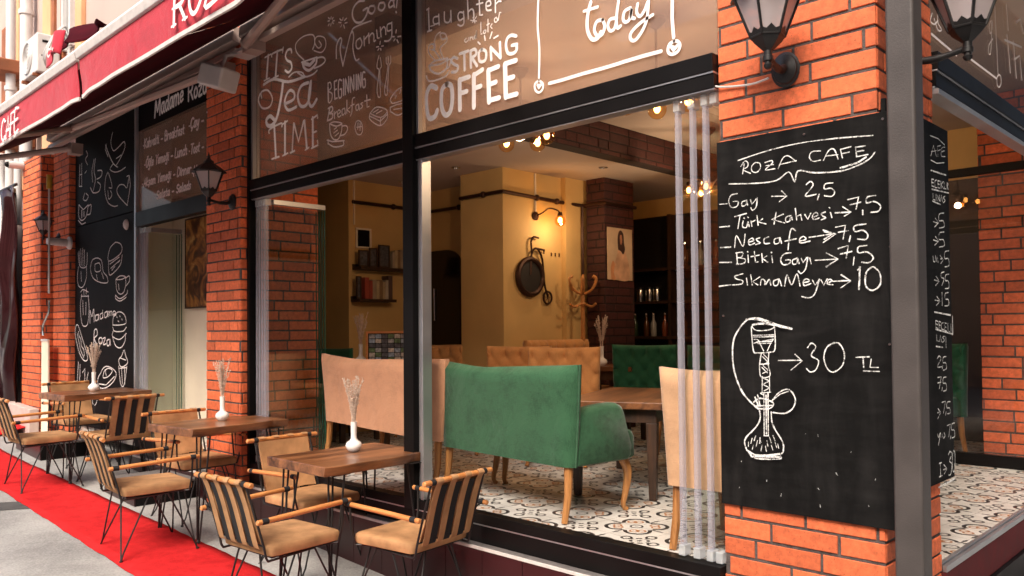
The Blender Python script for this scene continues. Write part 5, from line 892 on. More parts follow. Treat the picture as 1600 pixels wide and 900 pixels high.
# ------------------------------------------------------------------ upholstered seats, faces local +Y, rear at y = 0
def cabriole(mb, x, y, zt, s):
    pts = spline([(x, y, zt), (x+s*.012, y+.035, zt*.72), (x+s*.004, y+.03, zt*.4), (x-s*.004, y+.012, zt*.12), (x, y+.03, .0)], 5)
    n = len(pts); mb.tube(pts, [.030-.016*min(1, i/(n*.8))+(.004 if i > n-3 else 0) for i in range(n)], 8)
def upholstered(name, label, cat, W, H, mat, legm='legwood', arms=(), tuft=False, wing=.0, dip=.02, z0=.29, depth=.58, group=None, lean=.05, pipe=False):
    t_ = thing(name, label, cat, (0, 0, 0), 0, group)
    B = lambda mb, n, m, **k: mb.build(n, m, t_, world=False, **k)
    nu, nv = (44, 22) if tuft else (26, 12)
    th = .095
    def top(u): return H-dip*(1-abs(2*u-1)**2.2)
    front, back = [], []
    for j in range(nv+1):
        v = j/nv; fr, bk = [], []
        for i in range(nu+1):
            u = i/nu; z = z0+(top(u)-z0)*v
            flare = 1+.10*v*wing+.0; x = (u-.5)*W*flare
            e = min(u, 1-u)*W; rnd_ = min(1, e/.035); rv = min(1, (1-v)*(H-z0)/.035)
            k = math.sqrt(max(0, 1-(1-min(rnd_, rv))**2)); kk = .32+.68*k
            ly = -lean*v**1.3; curve = .045*abs(2*u-1)**2.5*v
            d = 0
            if tuft:
                z_ = z-z0
                px_, pz_ = .13, .12
                a, b_ = x/px_, z_/pz_
                if b_ > 1.2:
                    k_ = (b_-4.3)/1.2
                    if b_ > 4.3: gx = abs((a+.5) % 1-.5); fold = math.exp(-(gx/.10)**2)
                    else:
                        g1 = abs((a+.5*k_*2+.5) % 1-.5); g2 = abs((a-.5*k_*2+.5) % 1-.5); fold = math.exp(-(min(g1, g2)/.09)**2)
                    bt = 0
                    for bz in (.7, 1.9, 3.1, 4.3):
                        o_ = 0
                        dx = ((a+o_+.5) % 1-.5)*px_; dz = (b_-bz)*pz_
                        bt = max(bt, math.exp(-((dx*dx+dz*dz)/(.026**2))))
                    d = -.017*fold-.030*bt+.014
            fr.append((x, ly+curve+th*(.5+.5*kk)+d, z)); bk.append((x, ly+curve+th*.5*(1-kk)-.004*math.sin(math.pi*v)*math.sin(math.pi*u), z))
        front.append(fr); back.append(bk)
    mb = MB(); rings = [f+list(reversed(b_)) for f, b_ in zip(front, back)]
    mb.loft(rings); bo = B(mb, 'backrest', mat, smooth=60)
    if pipe:
        for s in (0, nu):
            mb = MB(); mb.tube([(back[j][s][0]+(.004 if s else -.004), back[j][s][1]+.012, back[j][s][2]) for j in range(nv+1)], .006, 6); mb.build('piping', mat, bo, world=False)
    mb = MB(); xi = W/2-.012; rs = []
    for z, ins in ((z0+.0, .012), (z0+.012, .0), (z0+.12, 0), (z0+.155, .012), (z0+.168, .05), (z0+.172, .12)):
        pts = []
        for i in range(36):
            a = 2*math.pi*i/36; ca, sa = math.cos(a), math.sin(a); e = .16
            pts.append((math.copysign(abs(ca)**e, ca)*(xi-ins), .05+depth/2-.02+math.copysign(abs(sa)**e, sa)*(depth/2-.03-ins), z))
        rs.append(pts)
    mb.loft(rs); B(mb, 'seat', mat, smooth=50)
    for s in arms:
        mb = MB(); x1 = s*(W/2+.015); x0 = s*(W/2-.10)
        prof = [(.05, z0-.002), (.05, z0+.30), (.10, z0+.300), (.26, z0+.315), (.38, z0+.318), (.425, z0+.30), (.445, z0+.26), (.475, z0+.16), (.505, z0+.07), (.50, z0+.02), (.47, z0-.004)]
        rings = []
        for f_, ins in ((0, .02), (.12, .006), (.3, 0), (.7, 0), (.88, .006), (1, .02)):
            cy_ = .28; cz_ = z0+.15
            bulge = .012*math.sin(math.pi*f_)
            rings.append([(x0+(x1-x0)*f_, cy_+(y-cy_)*(1-ins/.23), cz_+(z-cz_)*(1-ins/.16)+(bulge if z > z0+.25 else 0)) for y, z in prof])
        mb.loft(rings); B(mb, 'armrest', mat, smooth=55)
    for s in (-1, 1):
        mb = MB(); mb.tube([(s*(W/2-.05), .045, z0+.01), (s*(W/2-.045), .035, z0*.5), (s*(W/2-.04), .0, 0)], [.026, .022, .018], 8); B(mb, 'leg', legm)
        mb = MB(); cabriole(mb, s*(W/2-.055), depth-.10, z0+.01, s); B(mb, 'leg', legm)
    return t_
def place(o, x, y, rz): o.location = (x, y, 0); o.rotation_euler = (0, 0, math.radians(rz))
ls = upholstered('loveseat', 'green upholstered loveseat with its back to the open front', 'loveseat', 1.19, .855, 'green', arms=(-1, 1), dip=.035, wing=.75, pipe=True, z0=.30)
place(ls, -3.425, 3.365, -5)
bb = upholstered('bench_seat', 'salmon beige upholstered bench with its back to the middle opening', 'bench', 1.72, .862, 'beige', arms=(1,), dip=.03, wing=.8, z0=.33)
place(bb, -4.84, 3.485, -8)
rc = upholstered('dining_chair', 'pale beige high back chair beside the folded glass at the right', 'chair', .52, .86, 'beige2', dip=.012, wing=1.9, z0=.30, lean=.03)
place(rc, -1.95, 3.30, 4)
TGc = 'tufted dining chairs inside'
a1 = upholstered('tufted_chair', 'camel tufted chair behind the loveseat, left of the pair', 'chair', .56, .90, 'camel', tuft=True, wing=.6, dip=.01, group=TGc, z0=.30)
place(a1, -4.98, 5.18, 205)
for x, y, rz, lb, mt_ in ((-4.36, 5.06, 212, 'camel tufted chair behind the loveseat, right of the pair', None), (-6.35, 5.42, 200, 'camel tufted chair before the arched dark mirror', None),
    (-4.25, 6.05, 200, 'deep green tufted chair near the dark brick column', 'green_dark'), (-3.45, 6.02, 190, 'deep green tufted chair seen through the folded glass panels', 'green_dark'), (-2.25, 7.45, 160, 'deep green chair behind the inner glass front', 'green_dark')):
    o = dup(a1, (0, 0, 0), 0, lb, mats={M['camel'].name: M[mt_], M['legwood'].name: M['legwood']} if mt_ else None); place(o, x, y, rz)
wb = upholstered('wall_bench', 'camel upholstered bench against the wall under the penny farthing decor', 'bench', .9, .94, 'camel', tuft=True, wing=.1, dip=.0, z0=.32)
place(wb, -5.30, 5.98, -90)
gs = upholstered('side_chair', 'dark green chair half hidden at the near end of the inside table', 'chair', .46, .74, 'green_dark', legm='legwood', dip=.01, z0=.36, depth=.5)
place(gs, -2.95, 5.35, 165)
dk = upholstered('side_chair', 'dark chair back showing left of the salmon bench', 'chair', .42, .875, 'green_dark', legm='darkleg', dip=.01, z0=.36, depth=.46)
place(dk, -6.92, 4.52, 215)
# inside tables
def inside_table(label, x, y, rz, L, Wd, H):
    t_ = thing('dining_table', label, 'table', (x, y, 0), math.radians(rz))
    mb = MB(); mb.box(-L/2, L/2, -Wd/2, Wd/2, H-.045, H); mb.build('tabletop', 'walnut_in', t_, world=False, bevel=.006)
    mb = MB(); mb.box(-L/2+.06, L/2-.06, -Wd/2+.06, Wd/2-.06, H-.13, H-.046); mb.build('apron', 'darkleg', t_, world=False, bevel=.003)
    for sx in (-1, 1):
        for sy in (-1, 1):
            mb = MB(); mb.loft([[(sx*(L/2-.09)+a*w, sy*(Wd/2-.09)+b_*w, z) for a, b_ in ((-1, -1), (1, -1), (1, 1), (-1, 1))] for z, w in ((0, .022), (H-.131, .034))]); mb.build('leg', 'darkleg', t_, world=False, bevel=.003)
    return t_
inside_table('long walnut table behind the green loveseat', -3.28, 4.52, 112, 1.20, .66, .60)
inside_table('small dark table with a white vase before the dark brick column', -4.62, 6.15, 8, .5, .5, .70)
inside_table('dark table behind the salmon bench carrying the framed photo board', -6.05, 4.45, -5, .95, .55, .74)
dup(v1, (-4.70, 5.98, .7005), 0, 'white bud vase on the small inside table'); dup(d1, (-4.70, 5.98, .7005), 2, 'thin dried sprigs in the vase on the small inside table')
dup(v1, (-6.18, 4.32, .7405), 0, 'white bud vase beside the framed photo board'); o = dup(d1, (-6.18, 4.32, .7405), 1.4, 'dried lavender bunch beside the framed photo board')
# framed photo board standing on that table
fb = thing('photo_board', 'wood framed board of small photographs standing on the table behind the salmon bench', 'picture', (-5.90, 4.42, .7405), math.radians(32))
fb.scale = (.88, .88, .88)
mb = MB()
for a, b_, c_, d_ in ((-.24, .24, 0, .022), (-.24, .24, .318, .34), (-.24, -.218, .0225, .3175), (.218, .24, .0225, .3175)): mb.box(a, b_, -.012, .012, c_, d_)
mb.build('frame', 'dowel', fb, world=False, bevel=.002)
mb = MB(); mb.box(-.2175, .2175, -.002, .008, .0225, .3175); bk = mb.build('backing', 'signblack', fb, world=False, smooth=0)
cols = [pm('photo print %d' % i, c, .4, var=.6, scale=40) for i, c in enumerate(((.3, .3, .3), (.1, .16, .07), (.25, .32, .4), (.45, .4, .34), (.08, .08, .09)))]
for i in range(6):
    for j in range(6):
        mb = MB(); x = -.205+.069*i; z = .032+.047*j; mb.box(x, x+.062, -.0045-.0002*j, -.0022, z, z+.041)
        mb.build('photo_print', cols[(i*7+j*3+i*j) % 5], bk, world=False, smooth=0)
# ------------------------------------------------------------------ lamps
def lamp_light(name, loc, power, col=(1, .70, .42), size=.03):
    l = bpy.data.lights.new(name, 'POINT'); l.energy = power; l.color = col; l.shadow_soft_size = size
    o = bpy.data.objects.new(name, l); COL.objects.link(o); o.location = loc; return o
def make_lantern(label):
    t_ = thing('wall_lantern', label, 'wall lamp', (0, 0, 0), 0, 'black coach lanterns on the brick pillars')
    B = lambda mb, n, m, par=None, **k: mb.build(n, m, par or t_, world=False, **k)
    # local: wall at y=0, lamp hangs towards -y; body bottom at z=.06
    yc, zb, zt = -.25, .075, .255; rb, rt = .070, .140; N = 6
    hexa = lambda r, z, o=0: [(r*math.cos(math.pi*2*(i+.5)/N+o), yc+r*math.sin(math.pi*2*(i+.5)/N+o), z) for i in range(N)]
    mb = MB(); A, C_ = hexa(rb*.97, zb), hexa(rt*.97, zt)
    for i in range(N):
        j = (i+1) % N
        mb.add([A[i], A[j], C_[j], C_[i]], [(0, 1, 2, 3)])
    B(mb, 'pane', 'lanternglass', smooth=0)
    mb = MB(); A, C_ = hexa(rb, zb), hexa(rt, zt)
    for i in range(N):
        j = (i+1) % N
        mb.tube([A[i], C_[i]], .0065, 6); mb.tube([A[i], A[j]], .006, 6); mb.tube([C_[i], C_[j]], .008, 6)
        # scalloped skirt at the foot of each pane
        a, b_, c_, d_ = Vector(A[i]), Vector(A[j]), Vector(C_[i]), Vector(C_[j])
        m_ = lambda u, v: tuple((a.lerp(b_, u)).lerp(c_.lerp(d_, u), v)+((a+b_)/2-Vector((0, yc, zb))).normalized()*.002)
        mb.add([m_(0, 0), m_(1, 0), m_(1, .14), m_(.75, .10), m_(.5, .20), m_(.25, .10), m_(0, .14)], [tuple(range(7))])
    B(mb, 'frame', 'black_satin')
    mb = MB(); mb.lathe([(.158, zt-.004), (.162, zt+.006), (.148, zt+.016), (.10, zt+.055), (.05, zt+.085), (.044, zt+.092), (.046, zt+.105), (.02, zt+.125), (.012, zt+.14), (.016, zt+.150), (.008, zt+.165), (.002, zt+.19)], (0, yc, 0), 6); B(mb, 'roof', 'black_satin', smooth=20)
    mb = MB(); mb.loft([hexa(.072, zb-.002), hexa(.058, zb-.022), hexa(.028, zb-.05), hexa(.02, zb-.056)]); mb.lathe([(.018, zb-.056), (.018, zb-.078), (.022, zb-.08), (.022, zb-.1), (.015, zb-.104), (.015, zb-.112), (.019, zb-.116), (.017, zb-.126), (.010, zb-.134)], (0, yc, 0), 14); B(mb, 'holder', 'black_satin')
    mb = MB(); mb.lathe([(.018, zb+.0), (.018, zb+.05)], (0, yc, 0), 12); mb.lathe([(.012, zb+.05), (.030, zb+.09), (.034, zb+.115), (.022, zb+.142), (.004, zb+.152)], (0, yc, 0), 14); B(mb, 'bulb', 'porcelain')
    mb = MB(); mb.tube(spline([(0, -.02, .005), (0, -.07, -.018), (0, -.14, -.022), (0, yc+.015, -.008)], 5), [.020]*3+[.016]*8+[.013]*5, 12); B(mb, 'arm', 'black_satin')
    Mw = Matrix.Translation((0, 0, 0)) @ Matrix.Rotation(math.pi/2, 4, 'X')
    mb = MB(); mb.lathe([(.062, .001), (.064, .008), (.055, .014), (.052, .022), (.030, .034), (.014, .04)], n=22, m=Mw @ Matrix.Scale(1.25, 4, (0, 1, 0))); pl_ = B(mb, 'wall_plate', 'black_satin', smooth=30)
    mb = MB()
    for z in (-.055, .055): mb.ball((0, -.016, z), .006, 6)
    mb.build('screw', 'chrome', pl_, world=False)
    return t_
l1 = make_lantern('black lantern with frosted panes above the large chalkboard')
l1.location = (-1.53, 3.2035, 2.12); l1.rotation_euler = (0, 0, math.radians(9)); l1.scale = (.93, .93, .93)
for loc, rz, k, lb in (((-1.158, 3.50, 2.14), 90, .93, 'black lantern on the side of the corner pillar behind the grey post'), ((-6.22, 3.106, 2.10), 4, .84, 'black lantern on the front brick pillar beside the yellow sign window'), ((-10.75, 3.146, 2.2), 10, .72, 'black lantern on the far brick pillar at the left')):
    dup(l1, loc, math.radians(rz), lb).scale = (k, k, k)
# white cable that feeds the first lantern
mb = MB(); mb.tube(spline([(-1.60, 3.19, 2.10), (-1.68, 3.196, 2.093), (-1.79, 3.196, 2.105), (-1.853, 3.19, 2.12), (-1.872, 3.185, 2.15), (-1.862, 3.19, 2.185)], 5), .0045, 6)
o = mb.build('lamp_cable', 'white'); tag(o, 'white cable running along the bricks to the lantern above the chalkboard', 'cable')

def make_chandelier(label, loc, zc, arms, power, rz=0):
    x, y = loc
    t_ = thing('ceiling_lamp', label, 'ceiling lamp', (x, y, zc), rz, 'bronze globe lamps inside')
    B = lambda mb, n, m, par=None, **k: mb.build(n, m, par or t_, world=False, **k)
    top = 2.86-zc
    mb = MB(); mb.lathe([(.058, top-.001), (.058, top-.02), (.035, top-.05), (.012, top-.065)], n=20); B(mb, 'canopy', 'copper')
    mb = MB(); mb.tube([(0, 0, top-.05), (0, 0, .05)], .007, 8); mb.lathe([(.02, .07), (.04, .045), (.045, .0), (.02, -.04), (.006, -.055)], n=16); B(mb, 'rod', 'copper')
    for i in range(arms):
        a = 2*math.pi*i/arms+.4; c, s = math.cos(a), math.sin(a); R_ = .19
        mb = MB(); mb.tube(spline([(.03*c, .03*s, 0), (.10*c, .10*s, .035), (.17*c, .17*s, .03), (R_*c, R_*s, -.005)], 4), .007, 6); mb.lathe([(.02, .012), (.024, -.01), (.016, -.022)], (R_*c, R_*s, 0), 12); ar = B(mb, 'arm', 'copper')
        mb = MB(); mb.ball((R_*c, R_*s, -.068), .058, 14); mb.build('globe', 'globe', ar, world=False, smooth=80)
        mb = MB(); mb.ball((R_*c, R_*s, -.062), .020, 8, 1.4); mb.build('bulb', 'filament', ar, world=False, smooth=80)
    lamp_light('lamp_glow', (x, y, zc-.09), power)
    return t_
make_chandelier('bronze ceiling lamp with glowing globes over the loveseat, left of the others', (-3.876, 4.053), 2.44, 5, 12)
make_chandelier('bronze ceiling lamp with glowing globes just left of the folded glass panels', (-2.68, 3.95), 2.44, 5, 12, .5)
make_chandelier('bronze ceiling lamp with glowing globes deepest in the room, seen through the folded glass', (-3.84, 6.49), 2.36, 5, 12, .9)
# single wall lamp
wl = thing('wall_lamp', 'bronze wall lamp with one lit amber globe on the mustard column', 'wall lamp', (-5.46, 5.90, 2.17))
mb = MB(); mb.lathe([(.045, .001), (.045, .012), (.02, .03)], (-5.459, 5.90, 2.17), 16, Matrix.Rotation(math.pi/2, 4, 'Y')); mb.build('wall_plate', 'copper', wl)
mb = MB(); mb.tube(spline([(-5.44, 5.90, 2.17), (-5.38, 5.93, 2.20), (-5.33, 5.97, 2.24), (-5.27, 6.02, 2.22), (-5.25, 6.04, 2.19)], 4), .008, 8); mb.lathe([(.02, .015), (.026, -.02)], (-5.25, 6.04, 2.185), 12); mb.build('arm', 'copper', wl)
mb = MB(); mb.ball((-5.25, 6.04, 2.115), .055, 14); mb.build('globe', 'globe', wl, smooth=80)
mb = MB(); mb.ball((-5.25, 6.04, 2.12), .022, 8, 1.4); mb.build('bulb', 'filament', wl, smooth=80)
lamp_light('wall_lamp_glow', (-5.22, 6.03, 2.06), 3.5)
def spot(x, y, z, lb):
    t_ = thing('ceiling_spot', lb, 'ceiling light', (x, y, z), 0, 'recessed ceiling spots')
    mb = MB(); mb.lathe([(.045, -.002), (.045, -.008), (.030, -.012), (.026, -.003)], n=20); mb.build('ring', 'chrome', t_, world=False)
    mb = MB(); mb.lathe([(.025, -.002), (.02, -.006)], n=16); mb.build('lens', 'porcelain', t_, world=False)
spot(-6.70, 5.21, 2.6, 'recessed spot in the low ceiling before the book shelves')
spot(-5.77, 5.13, 2.6, 'recessed spot in the low ceiling before the mustard column')
spot(-4.80, 6.16, 2.6, 'recessed spot in the low ceiling before the dark brick column')

# ------------------------------------------------------------------ things on the inside walls
def tb(name, lb, cat, pts, r, m, n=8, clips=()):
    t_ = thing(name, lb, cat, pts[0]); mb = MB(); mb.tube(pts, r, n); mb.build('tube', m, t_)
    for p in clips: mb = MB(); mb.ball(p, r*1.7, 6); mb.build('clip', m, t_)
    return t_
tb('wall_pipe', 'dark pipe running along the mustard walls below the ceiling', 'pipe', [(-6.97, 4.78, 2.37), (-6.97, 5.82, 2.37), (-6.03, 5.82, 2.36), (-6.03, 5.42, 2.36), (-5.43, 5.42, 2.36), (-5.43, 6.34, 2.34), (-5.37, 6.56, 2.33), (-5.09, 6.56, 2.33), (-5.09, 7.08, 2.33)], .019, 'copper', 8, [(-6.97, 5.3, 2.37), (-6.5, 5.82, 2.365), (-6.03, 5.6, 2.36), (-5.7, 5.42, 2.36), (-5.43, 5.9, 2.35), (-5.43, 6.2, 2.345)])
tb('wall_pipe', 'dark vertical pipe beside the dark brick column', 'pipe', [(-5.38, 6.54, 2.32), (-5.38, 6.54, 1.2)], .014, 'copper')
tb('cable_duct', 'pale cable duct from the ceiling down to the lit wall lamp', 'cable duct', [(-5.452, 5.90, 2.595), (-5.452, 5.90, 2.21)], .011, 'cream', 4)
tb('cable_duct', 'pale cable duct from the ceiling to the small framed picture', 'cable duct', [(-6.99, 4.81, 2.595), (-6.99, 4.81, 2.14)], .011, 'cream', 4)
def wall_picture(lb, y0, y1, z0, z1, x, frame='cream', pic='signblack'):
    t_ = thing('picture_frame', lb, 'picture', (x, (y0+y1)/2, z0)); mb = MB(); w = .018
    mb.box(x, x+.02, y0, y1, z0, z0+w); mb.box(x, x+.02, y0, y1, z1-w, z1); mb.box(x, x+.02, y0, y0+w, z0+w, z1-w); mb.box(x, x+.02, y1-w, y1, z0+w, z1-w); mb.build('frame', frame, t_, bevel=.002)
    mb = MB(); mb.box(x+.001, x+.008, y0+w+.0005, y1-w-.0005, z0+w+.0005, z1-w-.0005); mb.build('print', pic, t_, smooth=0)
    return t_
wall_picture('small dark picture in a pale frame above the book shelves', 4.83, 5.02, 1.90, 2.11, -6.999)
def shelf(lb, y0, y1, z):
    t_ = thing('wall_shelf', lb, 'shelf', (-7, (y0+y1)/2, z)); mb = MB(); mb.box(-6.999, -6.84, y0, y1, z-.03, z); mb.build('board', 'darkleg', t_, bevel=.003)
    mb = MB(); mb.box(-6.999, -6.985, y0, y1, z+.0005, z+.03); mb.build('back_lip', 'darkleg', t_, smooth=0)
shelf('upper dark wall shelf with picture frames and books', 4.79, 5.52, 1.70); shelf('lower dark wall shelf with books', 4.77, 5.24, 1.37)
bookc = [pm('book cover %d' % i, c, .6, var=.2) for i, c in enumerate(((.35, .28, .2), (.3, .05, .03), (.42, .33, .2), (.1, .06, .05), (.25, .16, .08), (.45, .40, .32)))]
def book(y, z, w, h, m, lb, grp):
    t_ = thing('book', lb, 'book', (-6.9, y, z), 0, grp)
    mb = MB(); mb.box(-6.975, -6.86, y-w/2, y+w/2, z+.001, z+.006); mb.box(-6.975, -6.86, y-w/2, y-w/2+.003, z+.0062, z+h); mb.box(-6.975, -6.86, y+w/2-.003, y+w/2, z+.0062, z+h); mb.box(-6.8598, -6.856, y-w/2, y+w/2, z+.001, z+h); mb.build('cover', m, t_, smooth=0)
    mb = MB(); mb.box(-6.97, -6.862, y-w/2+.0035, y+w/2-.0035, z+.0065, z+h-.005); mb.build('pages', 'cream', t_, smooth=0)
y = 5.20
for i in range(7):
    w = (.028, .035, .03, .042, .03, .036, .03)[i]; book(y+w/2, 1.70, w, (.17, .19, .18, .2, .19, .17, .18)[i], bookc[(i*2) % 6], 'upright book in the row on the upper wall shelf', 'books on the upper shelf'); y += w+.004
y = 4.85
for i in range(8):
    w = (.05, .04, .045, .035, .04, .03, .036, .05)[i]; book(y+w/2, 1.37, w, (.22, .19, .2, .19, .2, .18, .2, .25)[i], bookc[(1, 1, 0, 2, 4, 2, 5, 3)[i]], 'upright book in the row on the lower wall shelf', 'books on the lower shelf'); y += w+.003
def stand_frame(y, z, w, h, lb):
    t_ = thing('picture_frame', lb, 'picture', (-6.9, y, z+.001)); mb = MB(); f = .014
    for a, b_, c_, d_ in ((y-w/2, y+w/2, 0, f), (y-w/2, y+w/2, h-f, h), (y-w/2, y-w/2+f, f, h-f), (y+w/2-f, y+w/2, f, h-f)): mb.box(-6.905, -6.89, a, b_, z+.001+c_, z+.001+d_)
    mb.build('frame', 'darkleg', t_, smooth=0)
    mb = MB(); mb.box(-6.904, -6.897, y-w/2+f, y+w/2-f, z+f+.001, z+h-f+.001); mb.build('print', cols[4], t_, smooth=0)
stand_frame(4.86, 1.70, .12, .17, 'small dark frame at the near end of the upper shelf'); stand_frame(5.12, 1.70, .14, .24, 'taller dark frame in the middle of the upper shelf'); stand_frame(4.80, 1.37, .06, .23, 'slim dark frame at the near end of the lower shelf')
stand_frame(4.98, 1.70, .10, .20, 'dark frame second from the near end of the upper shelf')
# arched dark mirror
am = thing('arched_mirror', 'tall dark arched cabinet front behind the left tufted chair', 'mirror', (-6.75, 5.84, .75))
pts = [(-7.0, .62), (-6.47, .62), (-6.47, 1.72)]+[(-6.70+.23*math.cos(a), 1.72+.20*math.sin(a)) for a in [math.pi/2*i/8 for i in range(9)]]+[(-7.0, 1.92)]
mb = MB(); mb.prism(pts, 5.80, 5.849, lambda u, v, w: (u, w, v)); mb.build('body', pm('dark lacquer', (.012, .006, .005), .12, var=.3), am, bevel=.008)
mb = MB(); mb.tube([(-6.88, 5.79, 1.15), (-6.88, 5.785, 1.5)], .007, 6); mb.build('handle', 'chrome', am)
# penny-farthing wall decor on the mustard column
pf = thing('bicycle_decor', 'dark metal penny farthing wall decor under the lit lamp', 'wall decor', (-5.45, 5.85, 1.4))
circ = lambda cy_, cz_, r, n=28: [(-5.435, cy_+r*math.cos(2*math.pi*i/n), cz_+r*math.sin(2*math.pi*i/n)) for i in range(n+1)]
mb = MB(); mb.tube(circ(5.80, 1.56, .175), .028, 8); mb.build('big_wheel', 'copper', pf)
mb = MB(); mb.lathe([(.15, -.004), (.15, .004)], (-5.437, 5.80, 1.56), 28, Matrix.Rotation(math.pi/2, 4, 'Y')); mb.build('clock_face', 'dark', pf)
mb = MB(); mb.tube(circ(6.05, 1.36, .062, 18), .011, 6)
for k in range(6): mb.tube([(-5.435, 6.05, 1.36), (-5.435, 6.05+.06*math.cos(k), 1.36+.06*math.sin(k))], .003, 4)
mb.build('small_wheel', 'copper', pf)
mb = MB(); mb.tube(spline([(-5.43, 5.80, 1.58), (-5.43, 5.82, 1.80), (-5.43, 5.90, 1.84), (-5.43, 5.97, 1.74), (-5.43, 6.0, 1.5), (-5.43, 6.05, 1.37)], 5), .011, 6); mb.tube(spline([(-5.43, 5.82, 1.80), (-5.43, 5.81, 1.90), (-5.43, 5.84, 1.955), (-5.43, 5.92, 1.95)], 4), .010, 6); mb.tube([(-5.43, 5.88, 1.845), (-5.43, 6.0, 1.835), (-5.43, 5.99, 1.80)], .012, 6); mb.build('frame', 'copper', pf)
sw = thing('light_switch', 'row of small dark switches right of the penny farthing decor', 'switch', (-5.459, 6.2, 1.8))
mb = MB()
for k in range(3): mb.box(-5.4595, -5.452, 6.13+.06*k, 6.145+.06*k, 1.785, 1.82)
mb.build('button', 'copper', sw, bevel=.001)
# bentwood coat hooks
ch = thing('coat_rack', 'bentwood coat rack with curled hooks before the dark brick column', 'coat rack', (-5.25, 6.38, 0))
mb = MB(); mb.tube([(-5.25, 6.38, 0.02), (-5.25, 6.38, 1.56)], .022, 8); mb.build('pole', 'rattan', ch)
for k in range(6):
    a = math.pi*2*k/6+.2; c, s = math.cos(a), math.sin(a); mb = MB()
    mb.tube(spline([(-5.25+.02*c, 6.38+.02*s, 1.40), (-5.25+.09*c, 6.38+.09*s, 1.43), (-5.25+.14*c, 6.38+.14*s, 1.49), (-5.25+.155*c, 6.38+.155*s, 1.55), (-5.25+.12*c, 6.38+.12*s, 1.58)], 4), .013, 6)
    mb.tube(spline([(-5.25+.02*c, 6.38+.02*s, 1.30), (-5.25+.10*c, 6.38+.10*s, 1.27), (-5.25+.15*c, 6.38+.15*s, 1.30)], 4), .012, 6); mb.build('hook', 'rattan', ch)
for k in range(4):
    a = math.pi*2*k/4; mb = MB(); mb.tube([(-5.25, 6.38, .25), (-5.25+.2*math.cos(a), 6.38+.2*math.sin(a), .0)], .014, 6); mb.build('foot', 'rattan', ch)
# poster on the dark column: a long-haired figure seen from behind
po = thing('poster', 'sepia poster of a dark haired figure on the dark brick column', 'poster', (-5.1, 6.84, 1.56))
xq = -5.108
mb = MB(); mb.box(xq, xq+.006, 6.605, 7.03, 1.55, 2.09); bp_ = mb.build('sheet', pm('sepia print', (.56, .40, .26), .6, var=.2, scale=4), po, smooth=0)
def flat(mb, pts, d): mb.prism(spline(pts+[pts[0]], 3)[:-1], xq+.0061, xq+.0064+d, lambda u, v, w: (w, 6.605+.425*u, 1.55+.54*v))
mb = MB(); flat(mb, [(.30, .0), (.26, .25), (.36, .45), (.44, .62), (.56, .62), (.72, .52), (.86, .3), (.84, .0)], .0003); mb.build('figure', pm('pale skin print', (.62, .36, .22), .6, var=.3, scale=9), bp_, smooth=0)
mb = MB(); flat(mb, [(.42, .58), (.40, .78), (.45, .93), (.55, .96), (.64, .88), (.66, .72), (.70, .6), (.62, .5), (.52, .56)], .0008); mb.build('hair', pm('dark hair print', (.05, .02, .015), .6), bp_, smooth=0)
mb = MB(); flat(mb, [(.50, .72), (.49, .82), (.53, .88), (.58, .84), (.58, .74), (.54, .68)], .0013); mb.build('face', pm('face print', (.45, .2, .11), .6, var=.3, scale=20), bp_, smooth=0)
mb = MB(); flat(mb, [(.14, .0), (.12, .22), (.20, .36), (.28, .30), (.24, .15), (.30, .0)], .0006); mb.build('arm', pm('warm skin print', (.5, .22, .10), .6, var=.3, scale=9), bp_, smooth=0)
# bar shelves, jars and bottles
def jar(x, y, z, h, r, m, lb, grp):
    t_ = thing('canister', lb, 'canister', (x, y, z), 0, grp); mb = MB(); mb.lathe([(r*.96, 0), (r, .006), (r, h*.8), (r*.98, h*.82)], (x, y, z), 14); mb.build('body', m, t_)
    mb = MB(); mb.lathe([(r*1.02, h*.821), (r*1.02, h*.95), (r*.3, h), (.004, h*1.05)], (x, y, z), 14); mb.build('lid', 'black_satin', t_)
def bottle(x, y, z, h, m, lb, grp):
    t_ = thing('bottle', lb, 'bottle', (x, y, z), 0, grp); r = .036; mb = MB(); mb.lathe([(r*.9, 0), (r, .01), (r, h*.55), (r*.4, h*.72), (r*.34, h*.93)], (x, y, z), 12); mb.build('body', m, t_)
    mb = MB(); mb.lathe([(r*.42, h*.931), (r*.42, h), (r*.2, h*1.005)], (x, y, z), 10); mb.build('cap', 'chrome', t_)
bs = thing('bar_shelf', 'dark wooden bar shelving against the back wall', 'shelf', (-5.0, 8.0, 0))
for z in (.95, 1.36, 1.74): mb = MB(); mb.box(-6.5, -3.2, 7.86, 8.138, z-.03, z); mb.build('board', 'darkleg', bs, smooth=0)
for x in (-6.5, -5.2, -3.9): mb = MB(); mb.box(x-.02, x+.02, 7.87, 8.138, .0, 2.35); mb.build('upright', 'darkleg', bs, smooth=0)
for i, x in enumerate((-5.66, -5.53, -5.42)): jar(x, 7.95, 1.361, .17, .045, 'chrome', 'steel canister with black lid on the middle bar shelf', 'canisters on the bar shelf')
bc = [pm('bottle glass %d' % i, c, .12, var=.1) for i, c in enumerate(((.03, .05, .02), (.10, .035, .01), (.35, .33, .3), (.2, .05, .02)))]
for i in range(6): bottle(-5.75+.13*i+(.03 if i % 2 else 0), 7.97, .951, .27, bc[i % 4], 'bottle on the lowest bar shelf', 'bottles on the low bar shelf')
for i in range(5): bottle(-5.05+.2*i, 7.97, 1.741, .28, bc[(i+1) % 4], 'bottle on the top bar shelf', 'bottles on the top bar shelf')
